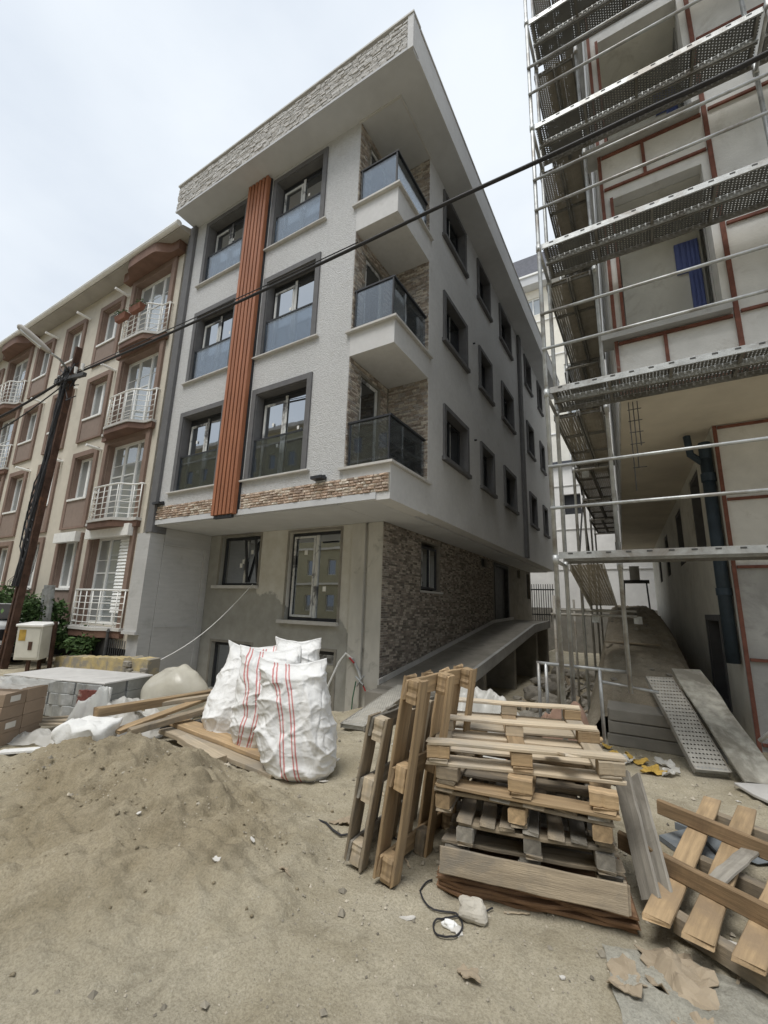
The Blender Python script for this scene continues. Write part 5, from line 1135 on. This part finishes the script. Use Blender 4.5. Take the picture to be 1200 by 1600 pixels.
# small rubbish
def lump(name, mat, x, y, s, label, cat, seed=0, parent=None):
    m = MB()
    def f(u, v):
        th = 2*math.pi*u; ph = math.pi*(v-.5); p = Vector((math.cos(th)*math.cos(ph)*s[0], math.sin(th)*math.cos(ph)*s[1], math.sin(ph)*s[2]))
        p *= 1+.35*noise.noise(Vector((p.x/s[0]*1.3+seed, p.y/s[1]*1.3, p.z/s[2]*1.3)))+.12*noise.noise(Vector((p.x/s[0]*4+seed, p.y/s[1]*4, 2))); return (x+p.x, y+p.y, gz(x, y)+s[2]*.75+p.z)
    m.surf(20, 12, f); return tag(m.build(name, mat, None, weld=True), label, cat)
lump('rock', 'rock', -.97, 2.66, (.085,.06,.055), 'pale broken rock lying before the pallet stack', 'rock', 3)
lump('packet', 'sticker', -1.06, 2.55, (.04,.025,.02), 'small crushed white packet inside the wire loop', 'packet', 5)
lump('foam_block', 'foam_white', .26, 3.98, (.09,.06,.05), 'small white foam block under the broken pallet', 'foam', 6)
m = MB().hexa([(-.09,4.28,.0),(.10,4.02,.0),(.26,4.12,.0),(.12,4.55,.0)], [(-.09,4.28,.035),(.10,4.02,.035),(.26,4.12,.035),(.12,4.55,.04)])
tag(m.build('stone_slab', 'slab_blue'), 'broken blue grey stone slab beside the broken pallet', 'slab')
m = MB().hexa([(.02,4.56,.0),(.13,4.58,.0),(.28,4.15,.0),(.42,4.40,.0)], [(.02,4.56,.05),(.13,4.62,.05),(.28,4.15,.04),(.42,4.42,.045)])
tag(m.build('stone_slab', 'slab_blue'), 'smaller piece of blue grey slab under the broken pallet board', 'slab')
wl = [(-1.30,2.85),(-1.32,2.72),(-1.2,2.62),(-1.08,2.66),(-1.0,2.58),(-1.0,2.48),(-1.08,2.45),(-1.14,2.52),(-1.1,2.6),(-.95,2.72),(-.9,2.8)]
P = []
for i in range(len(wl)-1):
    p0, p1, p2, p3 = [Vector((*wl[min(max(k_, 0), len(wl)-1)], 0)) for k_ in (i-1, i, i+1, i+2)]
    for j in range(8):
        t = j/8; c_ = .5*((2*p1)+(-p0+p2)*t+(2*p0-5*p1+4*p2-p3)*t*t+(-p0+3*p1-3*p2+p3)*t**3); P.append((c_.x, c_.y, gh(c_.x, c_.y)+.012))
tag(MB().tube(P, .005, 5).build('wire', 'black_cable'), 'loop of thin black wire on the earth before the pallet stack', 'wire')
P = [(-2.55+.09*i, 2.98+.05*math.sin(i*.9)+.012*i, gh(-2.55+.09*i, 3.0)+.02) for i in range(12)]
tag(MB().tube(P, .008, 5).build('wire', 'black_cable'), 'black wire trailing over the earth toward the standing pallets', 'wire')
def flat(name, mat, x, y, r, label, cat, seed, thick=.01, group=None, ell=1.0, lift=.008):
    m = MB(); na, nr = (36, 5) if r > .045 else (12, 2); c = len(m.v); ca, sa = math.cos(seed*1.7), math.sin(seed*1.7)
    for j in range(nr+1):
        for i in range(na):
            a = 2*math.pi*i/na; d = Vector((math.cos(a), math.sin(a), seed*.37))
            rr = r*(.75+.55*noise.noise(d*1.4)+.28*noise.noise(d*5.0)+.10*noise.noise(d*13))*(j+.02)/nr
            px, py = rr*math.cos(a)*ell, rr*math.sin(a); px, py = x+px*ca-py*sa, y+px*sa+py*ca
            q = Vector((px*9, py*9, seed)); m.v.append((px, py, gz(px, py)+lift+thick*max(0, .4+1.2*noise.noise(q)+.5*noise.noise(q*3))))
    for j in range(nr):
        for i in range(na): i2 = (i+1) % na; m.q((c+j*na+i, c+j*na+i2, c+(j+1)*na+i2, c+(j+1)*na+i))
    o = m.build(name, mat); md = o.modifiers.new('thickness', 'SOLIDIFY'); md.thickness = .005
    return tag(o, label, cat, group)
flat('cardboard_scrap', 'cardboard', -.05, 2.78, .22, 'large torn brown cardboard sheet trodden into the earth by the broken pallet', 'cardboard', 2, .055)
flat('cardboard_scrap', 'cardboard', .04, 2.50, .13, 'torn strip of cardboard on the edge of the cement spill', 'cardboard', 7, .045)
flat('cardboard_scrap', 'cardboard', -.22, 2.62, .11, 'small torn cardboard piece near the corner of the plywood boards', 'cardboard', 9, .045)
flat('cardboard_scrap', 'cardboard', -.86, 2.28, .06, 'curled scrap of brown paper on the open earth', 'paper', 12, .03)
flat('cardboard_scrap', 'cardboard', -2.2, 3.15, .11, 'torn cardboard flap beside the standing pallets', 'cardboard', 13, .03)
flat('cardboard_scrap', 'cardboard', -2.05, 2.35, .05, 'curled paper scrap on the earth left of the wire loop', 'paper', 15, .03)
flat('plaster_scrap', 'slab_blue', .62, 4.5, .22, 'grey torn plastic scrap behind the broken pallet', 'plastic', 17, .05)
o = crumple('cement_spill', 'cement_spill', 'hardened grey cement spill on the earth below the broken pallet', 'cement', .34, 2.52, 1.2, .9, .05, 31, 15, kind='stuff', sharp=.8)
for i in range(26):
    rg = random.Random(100+i); x, y = rg.uniform(-3.4, .7), rg.uniform(1.7, 6.0)
    flat('paper_scrap', 'paper', x, y, rg.uniform(.012, .035), 'small pale scrap of paper trodden into the earth', 'paper', 200+i, .008, 'paper scraps on the earth', rg.uniform(.5, 2), .006)
for i in range(9):
    rg = random.Random(400+i); x, y = -.55+rg.uniform(-.2, .75), 6.15+rg.uniform(-.3, .4)
    flat('leaf_scrap', 'gold_leaf' if i % 2 else 'film_sheet', x, y, rg.uniform(.05, .12), 'yellow and grey wrapping scrap at the foot of the ramp edge', 'wrapping', 300+i, .05, 'wrapping scraps at the ramp edge', 1.5, .02)
for i in range(10):
    rg = random.Random(600+i); x, y = rg.uniform(-2.8, .4), rg.uniform(1.8, 5.2); a = rg.uniform(0, 180)
    o = board('wood_chip', rg.choice((.07,.10,.14)), .012, .006, 'wood_pale', None, TR((x, y, gz(x, y)+.008)) @ RZ(a), i % 4); tag(o, 'thin pale wood splinter lying on the earth', 'splinter', 'wood splinters on the earth')
m = MB(); rg = random.Random(77)
for i in range(7500):
    x, y = rg.uniform(-5.5, 1.6), rg.uniform(1.0, 7.2); s = rg.uniform(.003, .009)*(rg.uniform(1.8, 3.0) if rg.random() < .07 else 1)
    z = gz(x, y)+s*.3; a = rg.uniform(0, 3.1); c, d = math.cos(a)*s, math.sin(a)*s; r = rg.random()
    n = len(m.v); m.v += [(x+c,y+d,z),(x-d,y+c,z+.2*s),(x-c*rg.uniform(.6,1.2),y-d,z),(x+d,y-c,z-.1*s),(x+.2*c,y+.2*d,z+s*rg.uniform(.6,1.1))]
    for f in ((0,1,4),(1,2,4),(2,3,4),(3,0,4)): m.q(tuple(n+q for q in f), r)
mk('gravel', (.36,.325,.26), .95, .2, 20, .2, 30, attr=.5)
tag(m.build('gravel', 'gravel'), 'scattered gravel and plaster crumbs over the earth', 'gravel', kind='stuff')
m = MB(); rg = random.Random(78)
for i in range(520):
    x, y = rg.gauss(-4.1, 1.1), rg.gauss(2.4, .55); s_ = rg.uniform(.004, .013)*(2.0 if rg.random() < .05 else 1); z = sand((x+7)/5.6, (y-.35)/3.5)[2]+s_*.25; n = len(m.v)
    pts = [Vector((rg.gauss(0,1), rg.gauss(0,1), rg.gauss(0,.8))).normalized()*s_*rg.uniform(.7,1.1) for _ in range(6)]
    dirs = [(1,0,0),(0,1,0),(-1,0,0),(0,-1,0),(0,0,.8),(0,0,-.8)]
    for k_, d_ in enumerate(dirs): p_ = Vector(d_)*s_+pts[k_]*.35; m.v.append((x+p_.x, y+p_.y, z+p_.z))
    for f in ((0,1,4),(1,2,4),(2,3,4),(3,0,4),(1,0,5),(2,1,5),(3,2,5),(0,3,5)): m.q(tuple(n+q for q in f), 1.0)
tag(m.build('sand_clods', 'sand', smooth=True), 'loose clods of damp sand lying over the sand pile', 'sand', kind='stuff')
# rope, hoses and valves at the front wall
P = [(-8.15+.0*i, 0, 0) for i in range(1)]
a, b = Vector((-8.20, 7.50, 2.10)), Vector((-8.6, 5.3, .35)); P = [a.lerp(b, t/12)-Vector((0,0,.25*math.sin(math.pi*t/12))) for t in range(13)]
tag(MB().tube(P, .009, 6).build('rope', 'foam_white', smooth=True), 'pale rope hanging from the half open window down to the rubble', 'rope')
hs = thing('water_hose', (-5.3, 7.5, 0), 'pale hose with taps looped at the corner pier', 'hose')
part('hose', 'foam_white', hs, lambda m: m.tube([(-5.75,7.35,-.3),(-5.60,7.3,.1),(-5.45,7.42,.55),(-5.35,7.5,.72),(-5.2,7.52,.62)], .022, 8), smooth=True)
part('valve', 'galv', hs, lambda m: m.tube([(-5.2,7.52,.62),(-5.05,7.52,.42),(-4.95,7.5,.25)], .03, 8)); part('handle', 'red_hose', hs, lambda m: m.tube([(-5.24,7.48,.64),(-5.1,7.44,.56)], .018, 6)); part('tap', 'galv', hs, lambda m: (m.tube([(-5.08,7.5,.30),(-4.85,7.42,.18)], .02, 6), m.tube([(-5.02,7.44,.14),(-4.88,7.48,.34)], .02, 6)))
part('branch_hose', 'red_hose', hs, lambda m: m.tube([(-4.9,7.46,.2),(-4.78,7.42,.05),(-4.75,7.4,-.3)], .013, 6)); part('branch_hose', 'green_hose', hs, lambda m: m.tube([(-5.05,7.46,.22),(-5.1,7.44,-.1),(-5.12,7.44,-.45)], .012, 6))
tag(MB().tube([(.9,6.55,.35),(1.05,6.4,.55),(1.35,6.2,.52),(1.8,6.0,.42)], .022, 8).build('conduit', 'foam_white', smooth=True), 'white conduit pipe beside the crusted plank', 'pipe')

# rubble and offcuts in the sunken strip below the side scaffold
for i in range(60):
    rg = random.Random(900+i); x, y = rg.uniform(-2.9, -1.15), rg.uniform(7.5, 17); sz = rg.uniform(.08, .26)
    lump('rubble_stone', 'rubble', x, y, (sz, sz*rg.uniform(.6,1), sz*rg.uniform(.4,.8)), 'grey rubble stone in the sunken strip below the side scaffold', 'rubble', i)['group'] = 'rubble stones below the side scaffold'
for i in range(9):
    rg = random.Random(950+i); x, y = rg.uniform(-2.3, -1.2), rg.uniform(7.2, 12.5); a = rg.uniform(-.5, .5)
    plank3((x, y, gz(x, y)+.1), (x+a, y+rg.uniform(.7,1.6), gz(x, y)+rg.uniform(.15,.4)), .09, .03, 'wood_old' if i % 2 else 'wood_grey', 'dusty offcut board thrown under the side scaffold', i % 4, rg.uniform(-20,20), 'offcut boards under the side scaffold')
for i in range(14):
    rg = random.Random(980+i); y = rg.uniform(7.2, 13); x = rg.uniform(-.55, .35)+sk(y); sz = rg.uniform(.02, .06); p = rampf((x-(-.62+sk(y)))/1.17, (y-6.95)/17)
    o = lump('ramp_stone', 'rubble', 0, 0, (sz, sz*.8, sz*.6), 'small loose stone lying on the earth ramp', 'stone', i); o.location = (p[0], p[1], p[2]-gz(0, 0)); o['group'] = 'loose stones on the earth ramp'
o = board('batten', .9, .05, .03, 'wood_old', None, TR((-.35, 9.2, rampf(.3, .132)[2]+.03)) @ RZ(-12), 1); tag(o, 'dark batten lying across the earth ramp', 'batten')
